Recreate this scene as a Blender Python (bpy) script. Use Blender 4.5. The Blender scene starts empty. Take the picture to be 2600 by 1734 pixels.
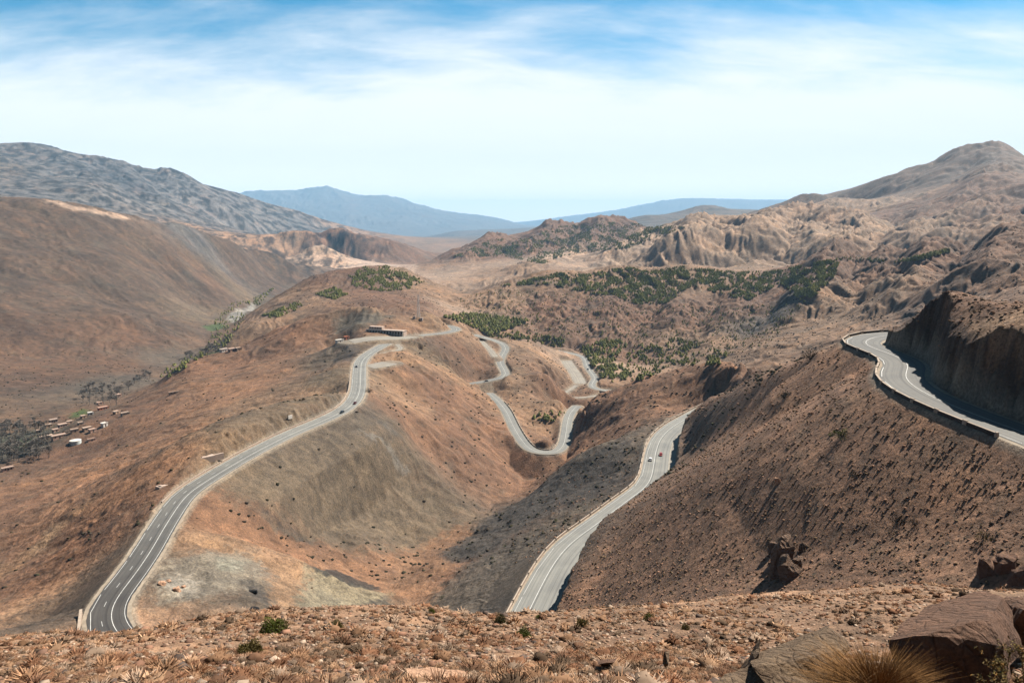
import bpy, bmesh, math, random, time
import numpy as np
from mathutils import Vector, Matrix
T0 = time.time()
random.seed(7); RNG = np.random.default_rng(7)
S = bpy.context.scene
COL = S.collection
R = math.radians

# ------------------------------------------------------------------ camera
F_PX, HOR = 1857.0, 564.0                      # focal length and horizon row of the 2600x1734 photograph
PITCH = math.atan((867 - HOR) / F_PX)
cam_d = bpy.data.cameras.new('camera'); cam = bpy.data.objects.new('camera', cam_d); COL.objects.link(cam)
cam_d.sensor_width = 36; cam_d.lens = 36 * F_PX / 2600
cam_d.clip_start = 0.05; cam_d.clip_end = 200000
cam.location = (0, 0, 0); cam.rotation_euler = (math.pi / 2 - PITCH, 0, 0)
S.camera = cam

# ------------------------------------------------------------------ light
SUN_EL, SUN_AZ = R(49), R(53)                  # azimuth: degrees to the right of the view direction (+Y)
sun_d = bpy.data.lights.new('sun', 'SUN'); sun = bpy.data.objects.new('sun', sun_d); COL.objects.link(sun)
sun_d.energy = 5.0; sun_d.angle = R(0.5); sun_d.color = (1.0, 0.93, 0.83)
SUN_V = Vector((math.cos(SUN_EL) * math.sin(SUN_AZ), math.cos(SUN_EL) * math.cos(SUN_AZ), math.sin(SUN_EL)))
sun.rotation_euler = SUN_V.to_track_quat('Z', 'Y').to_euler()
W = bpy.data.worlds.new('World'); S.world = W; W.use_nodes = True


def nd(t, kind, **kw):
    n = t.nodes.new(kind)
    for k, v in kw.items():
        if k.startswith('i_'):
            n.inputs[k[2:].replace('_', ' ')].default_value = v
        else:
            setattr(n, k, v)
    return n


def math_n(t, op, a, b=None, clamp=False):
    n = t.nodes.new('ShaderNodeMath'); n.operation = op; n.use_clamp = clamp
    for i, s in enumerate((a, b)):
        if s is None: continue
        if isinstance(s, (int, float)): n.inputs[i].default_value = s
        else: t.links.new(s, n.inputs[i])
    return n.outputs[0]


def ramp_n(t, src, pts):
    n = t.nodes.new('ShaderNodeValToRGB'); e = n.color_ramp.elements
    while len(e) < len(pts): e.new(0.5)
    for el, (p, c) in zip(e, pts):
        el.position = p; el.color = c if len(c) == 4 else (*c, 1)
    t.links.new(src, n.inputs[0]); return n.outputs[0]


def mix_n(t, fac, a, b, blend='MIX'):
    n = t.nodes.new('ShaderNodeMix'); n.data_type = 'RGBA'; n.blend_type = blend
    for i, s in ((0, fac), (6, a), (7, b)):
        if isinstance(s, (int, float)): n.inputs[i].default_value = s
        elif isinstance(s, tuple): n.inputs[i].default_value = s if len(s) == 4 else (*s, 1)
        else: t.links.new(s, n.inputs[i])
    return n.outputs[2]


def build_world():
    t = W.node_tree; t.nodes.clear(); L = t.links
    out = nd(t, 'ShaderNodeOutputWorld'); bg = nd(t, 'ShaderNodeBackground')
    sky = nd(t, 'ShaderNodeTexSky'); sky.sky_type = 'NISHITA'; sky.sun_disc = False
    sky.sun_elevation = SUN_EL; sky.sun_rotation = SUN_AZ
    sky.air_density = 1.0; sky.dust_density = 0.6; sky.ozone_density = 2.0; sky.altitude = 2200
    tc = nd(t, 'ShaderNodeTexCoord'); sep = nd(t, 'ShaderNodeSeparateXYZ')
    L.new(tc.outputs['Generated'], sep.inputs[0])
    X, Y, Z = sep.outputs
    fr = nd(t, 'ShaderNodeMapRange'); fr.interpolation_type = 'SMOOTHSTEP'; L.new(Y, fr.inputs[0])
    fr.inputs[1].default_value = 0.2; fr.inputs[2].default_value = 0.72
    # deep mountain blue in the north, sky dimmed behind the viewer to deepen shadows
    hs = nd(t, 'ShaderNodeHueSaturation'); hs.inputs['Hue'].default_value = 0.477
    hs.inputs['Saturation'].default_value = 1.4; hs.inputs['Value'].default_value = 1.3
    L.new(sky.outputs[0], hs.inputs['Color'])
    hb = nd(t, 'ShaderNodeHueSaturation'); hb.inputs['Saturation'].default_value = 0.75; hb.inputs['Value'].default_value = 0.42
    L.new(sky.outputs[0], hb.inputs['Color'])
    blue = mix_n(t, fr.outputs[0], hb.outputs[0], hs.outputs[0])
    # thin cirrus veil high above the viewer
    zz = math_n(t, 'ADD', math_n(t, 'MAXIMUM', Z, 0.0), 0.30)
    comb = nd(t, 'ShaderNodeCombineXYZ'); L.new(math_n(t, 'DIVIDE', X, zz), comb.inputs[0]); L.new(math_n(t, 'DIVIDE', Y, zz), comb.inputs[1])
    mp = nd(t, 'ShaderNodeMapping'); mp.inputs['Rotation'].default_value = (0, 0, R(-14)); mp.inputs['Scale'].default_value = (0.8, 1.9, 1)
    mp.inputs['Location'].default_value = (3.4, 1.7, 0)
    L.new(comb.outputs[0], mp.inputs[0])
    n1 = nd(t, 'ShaderNodeTexNoise', i_Scale=1.15, i_Detail=9.0, i_Roughness=0.6, i_Distortion=0.3); L.new(mp.outputs[0], n1.inputs['Vector'])
    n2 = nd(t, 'ShaderNodeTexNoise', i_Scale=3.4, i_Detail=9.0, i_Roughness=0.6, i_Distortion=0.8); L.new(mp.outputs[0], n2.inputs['Vector'])
    s = math_n(t, 'ADD', math_n(t, 'MULTIPLY', n1.outputs[0], 0.74), math_n(t, 'MULTIPLY', n2.outputs[0], 0.26))
    s = math_n(t, 'ADD', math_n(t, 'MULTIPLY', math_n(t, 'SUBTRACT', s, 0.5), 1.5), 0.5)
    band = nd(t, 'ShaderNodeMapRange'); L.new(math_n(t, 'DIVIDE', Z, math_n(t, 'MAXIMUM', Y, 0.25)), band.inputs[0])
    band.inputs[1].default_value = 0.135; band.inputs[2].default_value = 0.28; band.inputs[3].default_value = 0.46; band.inputs[4].default_value = -0.30
    s = math_n(t, 'ADD', s, band.outputs[0])
    cov = nd(t, 'ShaderNodeMapRange'); cov.interpolation_type = 'SMOOTHSTEP'; L.new(s, cov.inputs[0])
    cov.inputs[1].default_value = 0.20; cov.inputs[2].default_value = 0.84; cov.inputs[4].default_value = 0.97
    fac = math_n(t, 'MULTIPLY', cov.outputs[0], fr.outputs[0], True)
    cloud = mix_n(t, n2.outputs[0], (10.0, 10.3, 10.6), (10.8, 11.0, 11.2))
    # milky glow low over the horizon
    low = nd(t, 'ShaderNodeMapRange'); low.interpolation_type = 'SMOOTHSTEP'; L.new(Z, low.inputs[0])
    low.inputs[1].default_value = 0.0; low.inputs[2].default_value = 0.09; low.inputs[3].default_value = 1.0; low.inputs[4].default_value = 0.0
    cloud = mix_n(t, low.outputs[0], cloud, (17.0, 14.9, 14.6))
    c = mix_n(t, fac, blue, cloud)
    L.new(c, bg.inputs[0]); bg.inputs[1].default_value = 0.035
    L.new(bg.outputs[0], out.inputs[0])


build_world()
vs = S.view_settings
vs.view_transform = 'Standard'; vs.look = 'None'; vs.gamma = 1.0; vs.use_curve_mapping = False; vs.exposure = 1.56
S.cycles.max_bounces = 4; S.cycles.diffuse_bounces = 1; S.cycles.glossy_bounces = 1
S.cycles.volume_bounces = 0; S.cycles.use_denoising = True

# ------------------------------------------------------------------ projection helpers
cp, sp = math.cos(PITCH), math.sin(PITCH)


def ray(px, py):
    u = (px - 1300.0) / F_PX; v = (867.0 - py) / F_PX
    return u, cp + v * sp, -sp + v * cp


def PY(px, py, Y):
    a, b, c = ray(px, py); k = Y / b
    return (a * k, Y, c * k)


def PZ(px, py, Z):
    a, b, c = ray(px, py); k = Z / c
    return (a * k, b * k, Z)


# ------------------------------------------------------------------ numpy noise
def hash2(ix, iy, seed):
    h = (ix.astype(np.int64) * 374761393 + iy.astype(np.int64) * 668265263 + seed * 2147483647) & 0xFFFFFFFF
    h = ((h ^ (h >> 13)) * 1274126177) & 0xFFFFFFFF
    h = (h ^ (h >> 16))
    return h


def perlin(x, y, seed=0):
    ix = np.floor(x); iy = np.floor(y); fx = (x - ix).astype(np.float32); fy = (y - iy).astype(np.float32)
    ux = fx * fx * fx * (fx * (fx * 6 - 15) + 10); uy = fy * fy * fy * (fy * (fy * 6 - 15) + 10)
    ix = ix.astype(np.int64); iy = iy.astype(np.int64)

    def g(dx, dy):
        a = (hash2(ix + dx, iy + dy, seed) & 0xFFFF).astype(np.float32) * np.float32(2 * math.pi / 65536)
        return np.cos(a) * (fx - dx) + np.sin(a) * (fy - dy)
    n00, n10, n01, n11 = g(0, 0), g(1, 0), g(0, 1), g(1, 1)
    return ((n00 * (1 - ux) + n10 * ux) * (1 - uy) + (n01 * (1 - ux) + n11 * ux) * uy) * 1.4


def fbm(x, y, octv, seed=0, gain=0.5, lac=2.03):
    s = 0; a = 1.0
    for o in range(octv):
        s = s + a * perlin(x + 17.3 * o, y - 9.1 * o, seed + o); x = x * lac; y = y * lac; a *= gain
    return s


def gully(x, y, dx, dy, seed=0):
    """stripes running down the slope: dx,dy is the unit contour tangent"""
    ix = np.floor(x); iy = np.floor(y); fx = (x - ix).astype(np.float32); fy = (y - iy).astype(np.float32)
    ix = ix.astype(np.int64); iy = iy.astype(np.int64)
    va = np.zeros_like(fx); wt = np.zeros_like(fx) + 1e-4
    for i in (-1, 0, 1):
        for j in (-1, 0, 1):
            h = hash2(ix + i, iy + j, seed)
            ox = (h & 0xFF).astype(np.float32) / 255; oy = ((h >> 8) & 0xFF).astype(np.float32) / 255
            ph = ((h >> 16) & 0xFF).astype(np.float32) * np.float32(2 * math.pi / 256)
            qx = fx - i - ox; qy = fy - j - oy
            w = np.maximum(0, 1 - (qx * qx + qy * qy) / 1.9); w = w * w * w
            va += np.cos((qx * dx + qy * dy) * 5.2 + ph * 0.35) * w; wt += w
    return va / wt


# ------------------------------------------------------------------ roads (traced, then laid at their real height)
def zline(z, pts):
    """pts: (px,py) or (px,py,z)"""
    return [PZ(p[0], p[1], p[2] if len(p) > 2 else z) for p in pts]


ROADS = {
    'ridge': dict(pts=zline(-123, [(560, 1700), (440, 1678), (340, 1648), (287, 1612), (268, 1565), (285, 1520), (330, 1462), (375, 1397), (415, 1330),
              (467, 1258), (530, 1214), (600, 1172), (660, 1139), (739, 1100), (829, 1062), (872, 1040), (897, 1018), (909, 990), (912, 948), (916, 919),
              (936, 898), (978, 874), (1003, 863), (1034, 856, -123.5), (1082, 850, -126), (1126, 845.5, -128), (1158, 838, -128), (1150, 830, -127), (1125, 826, -127)]), hw=5.6, cut=1.4, fill=0.62, nat=0.0),
    'cutting': dict(pts=zline(-135, [(1285, 1680), (1318, 1620), (1348, 1556), (1380, 1490), (1407, 1440), (1437, 1398), (1474, 1364), (1515, 1335), (1558, 1302), (1600, 1270), (1640, 1240),
              (1657, 1215), (1664, 1183), (1670, 1145), (1682, 1114), (1702, 1092), (1727, 1074), (1751, 1061), (1785, 1042), (1830, 1022)]), hw=7.0, cut=8.0, fill=0.8, nat=3.0, right=2.6),
    'upper': dict(pts=zline(-42, [(2900, 1215), (2700, 1140), (2600, 1103), (2500, 1066), (2420, 1035), (2350, 1004), (2306, 978), (2287, 955), (2296, 932), (2290, 915), (2250, 897), (2205, 882),
              (2186, 870), (2205, 857), (2245, 850), (2300, 847), (2360, 846)]), hw=5.6, cut=5.0, fill=0.92, nat=1.0),
    'hairpin': dict(pts=zline(-185, [(1225, 985, -177), (1258, 1012, -178), (1284, 1042, -180), (1305, 1085, -182), (1328, 1122, -184), (1350, 1142), (1382, 1149), (1412, 1147), (1430, 1130), (1437, 1100), (1441, 1070), (1450, 1046), (1466, 1030)]), hw=4.6, cut=1.8, fill=0.8, nat=0.5),
    'loop': dict(pts=zline(-150, [(1205, 850, -146), (1230, 857, -148), (1257, 865, -150), (1276, 873, -152), (1284, 886, -155), (1274, 904, -158), (1270, 919, -160), (1279, 937, -163), (1284, 949, -165), (1275, 958, -166), (1246, 965, -168), (1192, 975, -171), (1150, 984, -174)]), hw=4.6, cut=1.6, fill=0.7, nat=0.5),
    'far': dict(pts=zline(-190, [(1400, 889, -183), (1424, 892, -184), (1463, 900, -186), (1483, 909, -187), (1491, 931, -188), (1503, 948, -189), (1511, 961, -190), (1503, 975, -190), (1508, 985, -190), (1530, 990, -191), (1570, 994, -192), (1610, 1000, -193)]), hw=4.2, cut=1.4, fill=0.7, nat=0.5),
}

GRAVEL = {
    'spur_track': dict(pts=zline(-124, [(1003, 868), (1009, 876), (1019, 884, -125), (1008, 890, -125), (985, 895, -125), (962, 899, -125)]), hw=2.2),
    'lay_by': dict(pts=zline(-123.3, [(935, 931), (955, 928), (975, 925), (990, 921)]), hw=9.5),
    'forecourt': dict(pts=zline(-119.5, [(892, 867, -121), (925, 861), (965, 858), (1010, 858, -120.5), (1040, 854, -121.5)]), hw=12),
    'loop_lay_by': dict(pts=zline(-155, [(1222, 866, -151), (1232, 876, -152), (1246, 891, -154), (1258, 906, -156)]), hw=3.4),
    'gravel_wash': dict(pts=zline(-192, [(1438, 916, -190), (1450, 934, -191), (1464, 954, -192), (1474, 974, -193)]), hw=7.0),
    'dirt_track': dict(pts=zline(-194, [(1464, 978, -193), (1446, 990), (1430, 999), (1428, 1005), (1445, 1009), (1490, 1008), (1530, 1001)]), hw=2.2),
}
for r_ in GRAVEL.values(): r_.update(cut=1.2, fill=0.7, nat=0.0, gravel=True)
ROADS.update(GRAVEL)


def smooth_line(pts, step, it=2):
    """Catmull-Rom through the points, resampled at an even step"""
    p = np.array(pts, float)
    q = np.vstack([2 * p[0] - p[1], p, 2 * p[-1] - p[-2]])
    out = []
    for i in range(1, len(q) - 2):
        a, b, c, d = q[i - 1], q[i], q[i + 1], q[i + 2]
        n = max(4, int(np.linalg.norm(c - b) / step * 2))
        t = np.linspace(0, 1, n, endpoint=False)[:, None]
        out.append(0.5 * ((2 * b) + (-a + c) * t + (2 * a - 5 * b + 4 * c - d) * t * t + (-a + 3 * b - 3 * c + d) * t ** 3))
    out.append(q[-2][None]); o = np.vstack(out)
    s = np.r_[0, np.cumsum(np.linalg.norm(np.diff(o, axis=0), axis=1))]
    m = max(3, int(s[-1] / step)); ss = np.linspace(0, s[-1], m)
    o = np.stack([np.interp(ss, s, o[:, k]) for k in range(3)], 1)
    for _ in range(it):
        o[1:-1] = 0.25 * o[:-2] + 0.5 * o[1:-1] + 0.25 * o[2:]
    return o


for r_ in ROADS.values():
    r_['line'] = smooth_line(r_['pts'], 3.0, 6)
    r_.setdefault('gravel', False)

# ------------------------------------------------------------------ terrain control points
CP = []


def ctrl(p): CP.append(p)


def feat(pts, back=(), step=0.03):
    """polyline of (px,py,Y); back: (range factor, extra rows down) = ground falling away out of sight behind it"""
    w = [PY(*p) for p in pts]
    for i in range(len(w)):
        ctrl(w[i])
        if i + 1 < len(w):
            a, b = pts[i], pts[i + 1]
            A, B = w[i], w[i + 1]
            d = math.hypot(math.atan2(A[0], A[1]) - math.atan2(B[0], B[1]), math.log(math.hypot(*A[:2]) / math.hypot(*B[:2])))
            for k in range(1, int(d / step)):
                f = k / int(d / step)
                ctrl(PY(a[0] + (b[0] - a[0]) * f, a[1] + (b[1] - a[1]) * f, math.exp(math.log(a[2]) + (math.log(b[2]) - math.log(a[2])) * f)))
    for fac, dy in back:
        feat([(p[0], p[1] + dy, p[2] * fac) for p in pts], (), max(step, 0.06))


def featz(pts, step=0.03):
    feat([(p[0], p[1], PZ(*p)[1]) for p in pts], (), step)


# ground under the viewer
for azd in (-75, -50, -30, -10, 10, 30, 50, 75):
    for r0, z0 in ((0.4, -1.65), (1.0, -1.75), (2.0, -2.15), (5.0, -3.6)):
        ctrl((r0 * math.sin(R(azd)), r0 * math.cos(R(azd)), z0))
BROW = [(-250, 1660, 21), (0, 1642, 21), (190, 1628, 21), (330, 1606, 20), (450, 1590, 20), (600, 1563, 21), (800, 1560, 22), (950, 1556, 23), (1100, 1545, 23), (1250, 1562, 22), (1350, 1556, 23),
        (1480, 1552, 25), (1600, 1536, 27), (1760, 1514, 30), (1950, 1508, 31), (2150, 1508, 31), (2350, 1508, 30), (2480, 1512, 26), (2600, 1520, 22), (2850, 1540, 20)]
feat(BROW, ((1.12, 18), (1.5, 80), (2.2, 170), (3.0, 235)), 0.05)
for px, y1, y2 in ((-250, 9.5, 13.5), (0, 9.3, 13.3), (300, 9.2, 13), (600, 9, 13), (900, 9, 13), (1200, 9, 13.2), (1500, 9, 13.5), (1800, 8.8, 14), (2100, 8.6, 13.5), (2350, 8.4, 13), (2600, 8.2, 12), (2850, 8.2, 12)):
    ctrl(PY(px, 1734, y1)); ctrl(PY(px, 1655, y2))
# gully from the foreground to the hairpin
featz([(985, 1510, -160), (1000, 1480, -165), (1020, 1420, -174), (1090, 1372, -180), (1190, 1320, -186), (1285, 1250, -190), (1330, 1195, -193), (1345, 1168, -194)])
# spur crest below the cutting, then the brown spur behind it
featz([(1600, 1098, -141), (1545, 1130, -147), (1487, 1160, -155), (1430, 1199, -166), (1365, 1238, -176)])
featz([(1520, 1180, -166), (1460, 1225, -176)])
feat([(2085, 884, 262), (2058, 905, 275), (1989, 940, 330), (1939, 945, 400), (1890, 934, 520), (1850, 929, 590), (1743, 934, 625), (1716, 945, 625), (1640, 962, 622), (1567, 990, 620), (1537, 1002, 620), (1478, 1035, 622), (1456, 1075, 625)], ((1.1, 30), (1.22, 60)))
ctrl(PY(1700, 1010, 560)); ctrl(PY(1620, 1050, 545)); ctrl(PY(1540, 1090, 560)); ctrl(PY(1480, 1120, 575)); ctrl(PY(1430, 1170, 545)); ctrl(PY(1380, 1205, 530)); ctrl(PY(1400, 1178, 570))
# the big brown slope between the cutting and the upper road: straight falls from one to the other
_u = ROADS['upper']['line']; _c = ROADS['cutting']['line']
_k = int(np.argmin(np.hypot(_u[:, 0] - PZ(2150, 874, -42)[0], _u[:, 1] - PZ(2150, 874, -42)[1])))


def off_pt(line, i, off):
    i = int(np.clip(i, 1, len(line) - 2)); t = line[i + 1, :2] - line[i - 1, :2]; t = t / np.linalg.norm(t)
    return np.array((line[i, 0] + t[1] * off, line[i, 1] - t[0] * off, line[i, 2]))


for q in np.linspace(0, 1, 29):
    U = off_pt(_u, _k * min(1, q / .5), -9) + (0, 0, -1.5); C = off_pt(_c, (len(_c) - 1) * q, 18) + (0, 0, 14.5)
    for f in (.07, .16, .26, .36, .46, .56, .66, .76, .86, .94):
        p_ = C + (U - C) * f; ctrl((p_[0], p_[1], p_[2] + 2.5 * math.sin(f * math.pi)))
for px, py, Y in ((1860, 985, 420), (1800, 1000, 480)):
    ctrl(PY(px, py, Y))
# quarry bench inside the ridge road's bend and the slopes under it
featz([(480, 1362, -127), (560, 1385, -130), (700, 1425, -139), (850, 1470, -150), (970, 1500, -157)], 0.04)
for p in ((450, 1440, -125), (560, 1430, -127), (420, 1540, -125), (560, 1500, -127), (700, 1500, -136), (600, 1555, -128), (820, 1530, -147), (900, 1560, -150), (760, 1560, -140), (1100, 1520, -160), (1180, 1490, -160), (1230, 1540, -148), (1180, 1420, -172), (1320, 1350, -166), (1420, 1290, -158), (1250, 1330, -178), (1500, 1230, -154)):
    ctrl(PZ(*p))
for p in ((620, 1330, -143), (800, 1380, -160), (950, 1390, -174), (700, 1250, -145), (850, 1250, -158), (1000, 1280, -172), (1100, 1300, -182), (900, 1150, -145), (1000, 1130, -149), (1100, 1150, -165), (1200, 1200, -182), (1270, 1200, -189), (1050, 1050, -145), (1150, 1050, -160),
          (1220, 1080, -176), (1280, 1160, -188), (1000, 950, -133), (1080, 960, -142), (1130, 1000, -153), (1200, 1020, -166), (1070, 895, -132), (1160, 905, -148), (1190, 940, -163), (1200, 900, -153), (1230, 930, -163), (1215, 880, -149), (1140, 870, -138), (1030, 900, -128)):
    ctrl(PZ(*p))
# crest hiding the road behind the spur
feat([(1090, 870, 768), (1114, 895, 750), (1141, 933, 738), (1165, 960, 732), (1192, 980, 726), (1225, 1003, 705), (1250, 1024, 690)], (), 0.04)
# ground inside the hairpin and below the loops
for p in ((1300, 1000, -176), (1370, 1020, -180), (1380, 1080, -187), (1340, 1060, -183), (1320, 960, -168), (1380, 930, -165), (1400, 980, -175), (1350, 910, -160), (1310, 890, -155), (1440, 960, -184), (1440, 1000, -188), (1420, 1040, -187)):
    ctrl(PZ(*p))
# skyline of the near hill with the inn
feat([(930, 782, 860), (985, 800, 850), (1010, 812, 835), (1030, 808, 850), (1052, 804, 875), (1106, 801, 890), (1124, 813, 890), (1140, 816, 910), (1156, 815, 940), (1201, 832, 955), (1240, 853, 965)], ((1.06, 14), (1.14, 34)), 0.03)
feat([(1240, 853, 965), (1260, 861, 975), (1293, 865, 985), (1358, 868, 1005), (1418, 885, 1050), (1470, 893, 1065)], ((1.03, 7),), 0.03)
for p in ((1060, 828, -121), (1110, 825, -121.5), (1090, 836, -124), (1140, 832, -126), (990, 840, -118), (940, 850, -119), (930, 838, -117), (880, 838, -119), (860, 850, -125), (960, 815, -111), (900, 810, -112), (840, 815, -122), (820, 870, -131), (860, 880, -134), (850, 930, -135), (820, 1000, -131), (860, 1000, -130), (780, 960, -135), (960, 930, -127), (1000, 1000, -137)):
    ctrl(PZ(*p))
# left flank down to the valley floor
feat([(453, 936, 800), (520, 908, 830), (566, 896, 850), (650, 866, 880), (710, 838, 900), (769, 818, 900), (815, 800, 890), (870, 786, 880), (930, 782, 860)], ((1.08, 18), (1.2, 40)), 0.05)
for px, py, Y in ((-200, 1640, 170), (0, 1560, 245), (100, 1500, 270), (0, 1400, 340), (200, 1300, 352), (0, 1280, 430), (300, 1200, 430), (400, 1150, 455), (400, 1080, 570), (250, 1140, 560), (600, 1000, 635), (520, 1060, 540), (700, 920, 745), (500, 960, 720), (600, 930, 780), (740, 880, 800), (640, 1060, 505), (300, 1040, 660), (150, 1180, 520), (200, 1090, 600), (120, 1115, 600), (-200, 1300, 420), (-200, 1200, 520), (130, 1400, 320), (250, 1420, 275), (150, 1560, 235), (350, 1010, 745), (400, 980, 790)):
    ctrl(PY(px, py, Y))
feat([(-250, 1185, 560), (0, 1125, 600), (130, 1062, 700), (250, 1005, 820), (350, 960, 930), (450, 915, 1080), (530, 860, 1300), (570, 800, 1550), (620, 765, 1850), (700, 725, 2250), (800, 700, 2550), (950, 680, 2750), (1080, 676, 2800)], (), 0.05)
# the broad hill on the left
feat([(-300, 500, 1560), (0, 505, 1680), (120, 511, 1730), (330, 560, 1850), (480, 590, 2020), (600, 622, 2260), (700, 650, 2450), (800, 678, 2650)], ((1.1, 14), (1.3, 30)), 0.05)
for px, py, Y in ((-250, 900, 880), (0, 900, 980), (0, 800, 1080), (0, 700, 1260), (0, 600, 1460), (200, 900, 1040), (150, 760, 1225), (300, 800, 1220), (300, 680, 1500), (450, 750, 1590), (450, 830, 1310), (600, 700, 2080), (550, 660, 2050), (200, 620, 1580), (680, 690, 2330), (400, 640, 1740), (380, 870, 1150)):
    ctrl(PY(px, py, Y))
# low wooded hills behind the inn
feat([(650, 792, 1350), (715, 750, 1420), (781, 712, 1480), (850, 690, 1500), (920, 680, 1500), (977, 676, 1500), (1030, 690, 1480), (1067, 708, 1470), (1110, 730, 1450), (1160, 745, 1450)], ((1.12, 12), (1.3, 22)), 0.05)
for px, py, Y in ((800, 760, 1260), (900, 740, 1300), (1000, 750, 1260), (1060, 775, 1160), (950, 770, 1160), (700, 800, 1200), (640, 830, 1120), (1180, 790, 1260), (1130, 800, 1150), (1200, 825, 1130), (1280, 835, 1150)):
    ctrl(PY(px, py, Y))
# the rough brown hill across the gorge, pines along its crest
feat([(1240, 735, 1420), (1290, 718, 1440), (1420, 691, 1450), (1480, 697, 1440), (1590, 677, 1450), (1650, 688, 1440), (1730, 676, 1440), (1850, 688, 1420), (1950, 690, 1400), (2050, 672, 1380), (2135, 654, 1330), (2257, 666, 1260), (2317, 659, 1220), (2406, 636, 1160), (2549, 620, 1060), (2600, 608, 1030), (2800, 575, 960)], ((1.1, 16), (1.3, 34)), 0.04)
for px, py, Y in ((1300, 780, 1270), (1400, 760, 1330), (1400, 850, 1150), (1500, 800, 1230), (1500, 740, 1350), (1600, 740, 1340), (1650, 790, 1230), (1560, 880, 1080), (1620, 930, 1000), (1700, 850, 1100), (1700, 760, 1280), (1800, 740, 1320), (1800, 820, 1120), (1760, 900, 960), (1850, 890, 920), (1900, 760, 1210), (1950, 830, 1010), (2000, 760, 1150), (2000, 880, 840), (2080, 860, 830), (2060, 780, 1060), (2100, 720, 1190), (2180, 830, 850), (2200, 720, 1120), (2200, 780, 980), (2280, 800, 850), (2330, 740, 980), (2400, 760, 830), (2480, 700, 890), (2550, 760, 690), (2600, 700, 780), (2750, 700, 640), (1480, 880, 1090), (1450, 870, 1110), (1330, 830, 1170)):
    ctrl(PY(px, py, Y))
# hillside above the cut wall of the upper road
feat([(2300, 812, 228), (2326, 808, 222), (2406, 838, 193), (2454, 858, 179), (2500, 882, 165), (2555, 900, 159), (2620, 916, 152), (2800, 960, 138)], (), 0.03)
for px, py, Y in ((2420, 822, 240), (2520, 850, 225), (2620, 868, 210), (2350, 790, 330), (2500, 830, 350), (2650, 850, 320), (2400, 850, 480), (2600, 850, 450), (2300, 860, 420), (2850, 860, 250)):
    ctrl(PY(px, py, Y))
# reddish knoll, pale valley, wooded hill beyond
feat([(700, 622, 3500), (750, 606, 3600), (830, 598, 3700), (900, 603, 3700), (990, 622, 3700), (1040, 640, 3700)], ((1.15, 10), (1.4, 14)), 0.05)
feat([(1080, 668, 2700), (1140, 642, 2850), (1250, 606, 3050), (1340, 604, 3080), (1400, 577, 3200), (1530, 563, 3250), (1640, 567, 3250), (1740, 577, 3200)], ((1.12, 10), (1.35, 16)), 0.05)
for px, py, Y in ((1000, 700, 2400), (1100, 690, 2450), (1150, 700, 2200), (1250, 680, 2400), (1300, 650, 2700), (1450, 650, 2600), (1400, 620, 2900), (1560, 640, 2600), (1560, 600, 2950), (1250, 710, 2050), (1400, 680, 2150), (1620, 665, 2150), (860, 650, 3150), (780, 640, 3200)):
    ctrl(PY(px, py, Y))


def face(pts, p0, y0, p1, y1):
    """points on a hill face whose distance runs from y0 at row p0 to y1 at row p1"""
    return [(x, y, math.exp(math.log(y0) + (math.log(y1) - math.log(y0)) * (p0 - y) / (p0 - p1))) for x, y in pts]


# pale badlands on the right and the mountain over them
feat([(1640, 597, 2500), (1700, 577, 2520), (1780, 552, 2550), (1860, 548, 2550), (1960, 548, 2520), (2020, 544, 2500), (2120, 550, 2500)], ((1.12, 8), (1.3, 12)), 0.05)
feat(face([(1650, 690), (1750, 690), (1850, 695), (1950, 690), (2050, 680)], 690, 1800, 525, 2500), (), 0.06)
feat(face([(1700, 620), (1800, 610), (1900, 610), (2000, 600), (2100, 600)], 690, 1800, 525, 2500), (), 0.06)
for px, py, Y in ((2150, 640, 1800), (2250, 640, 1750), (2350, 640, 1700), (2200, 590, 2150), (2280, 560, 2350), (2350, 600, 1950), (2450, 590, 1900), (2550, 600, 1600), (2550, 540, 1950), (2450, 540, 2150), (2600, 500, 2100), (2400, 520, 2400), (2320, 530, 2500), (2500, 470, 2450), (2700, 470, 2200), (2150, 550, 2400)):
    ctrl(PY(px, py, Y))
feat([(2010, 508, 3600), (2070, 493, 3500), (2092, 500, 3500), (2200, 475, 3400), (2260, 455, 3350), (2325, 449, 3300), (2400, 410, 3300), (2450, 388, 3300), (2530, 377, 3300), (2560, 384, 3300), (2600, 404, 3250), (2750, 430, 3200), (2900, 470, 3200)], ((1.15, 20), (1.5, 60)), 0.04)
for px, py, Y in ((2200, 510, 3000), (2320, 500, 2850), (2420, 470, 2850), (2530, 440, 2750), (2600, 450, 2500), (2120, 512, 3150)):
    ctrl(PY(px, py, Y))
# dark hill behind the badlands
feat([(1570, 566, 6500), (1640, 548, 6500), (1730, 543, 6500), (1800, 522, 6500), (1840, 530, 6500), (1920, 533, 6500), (2000, 540, 6500)], ((1.15, 10), (1.5, 14)), 0.05)
# grey mountain on the left
feat([(-400, 340, 4600), (-150, 360, 4800), (0, 370, 5000), (83, 374, 5100), (110, 388, 5100), (194, 394, 5200), (262, 411, 5300), (322, 432, 5400), (432, 443, 5600), (506, 471, 5800), (596, 495, 6000), (670, 519, 6200), (769, 545, 6500), (870, 572, 6900), (960, 592, 7200)], ((1.15, 18), (1.5, 60)), 0.04)
for px, py, Y in ((0, 460, 3600), (0, 500, 2700), (150, 470, 3700), (200, 525, 2900), (320, 550, 3000), (300, 500, 4000), (450, 530, 4400), (450, 575, 3400), (600, 560, 5000), (600, 600, 3800), (720, 580, 5600), (720, 612, 4900), (850, 596, 6300), (-250, 470, 3200)):
    ctrl(PY(px, py, Y))
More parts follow.
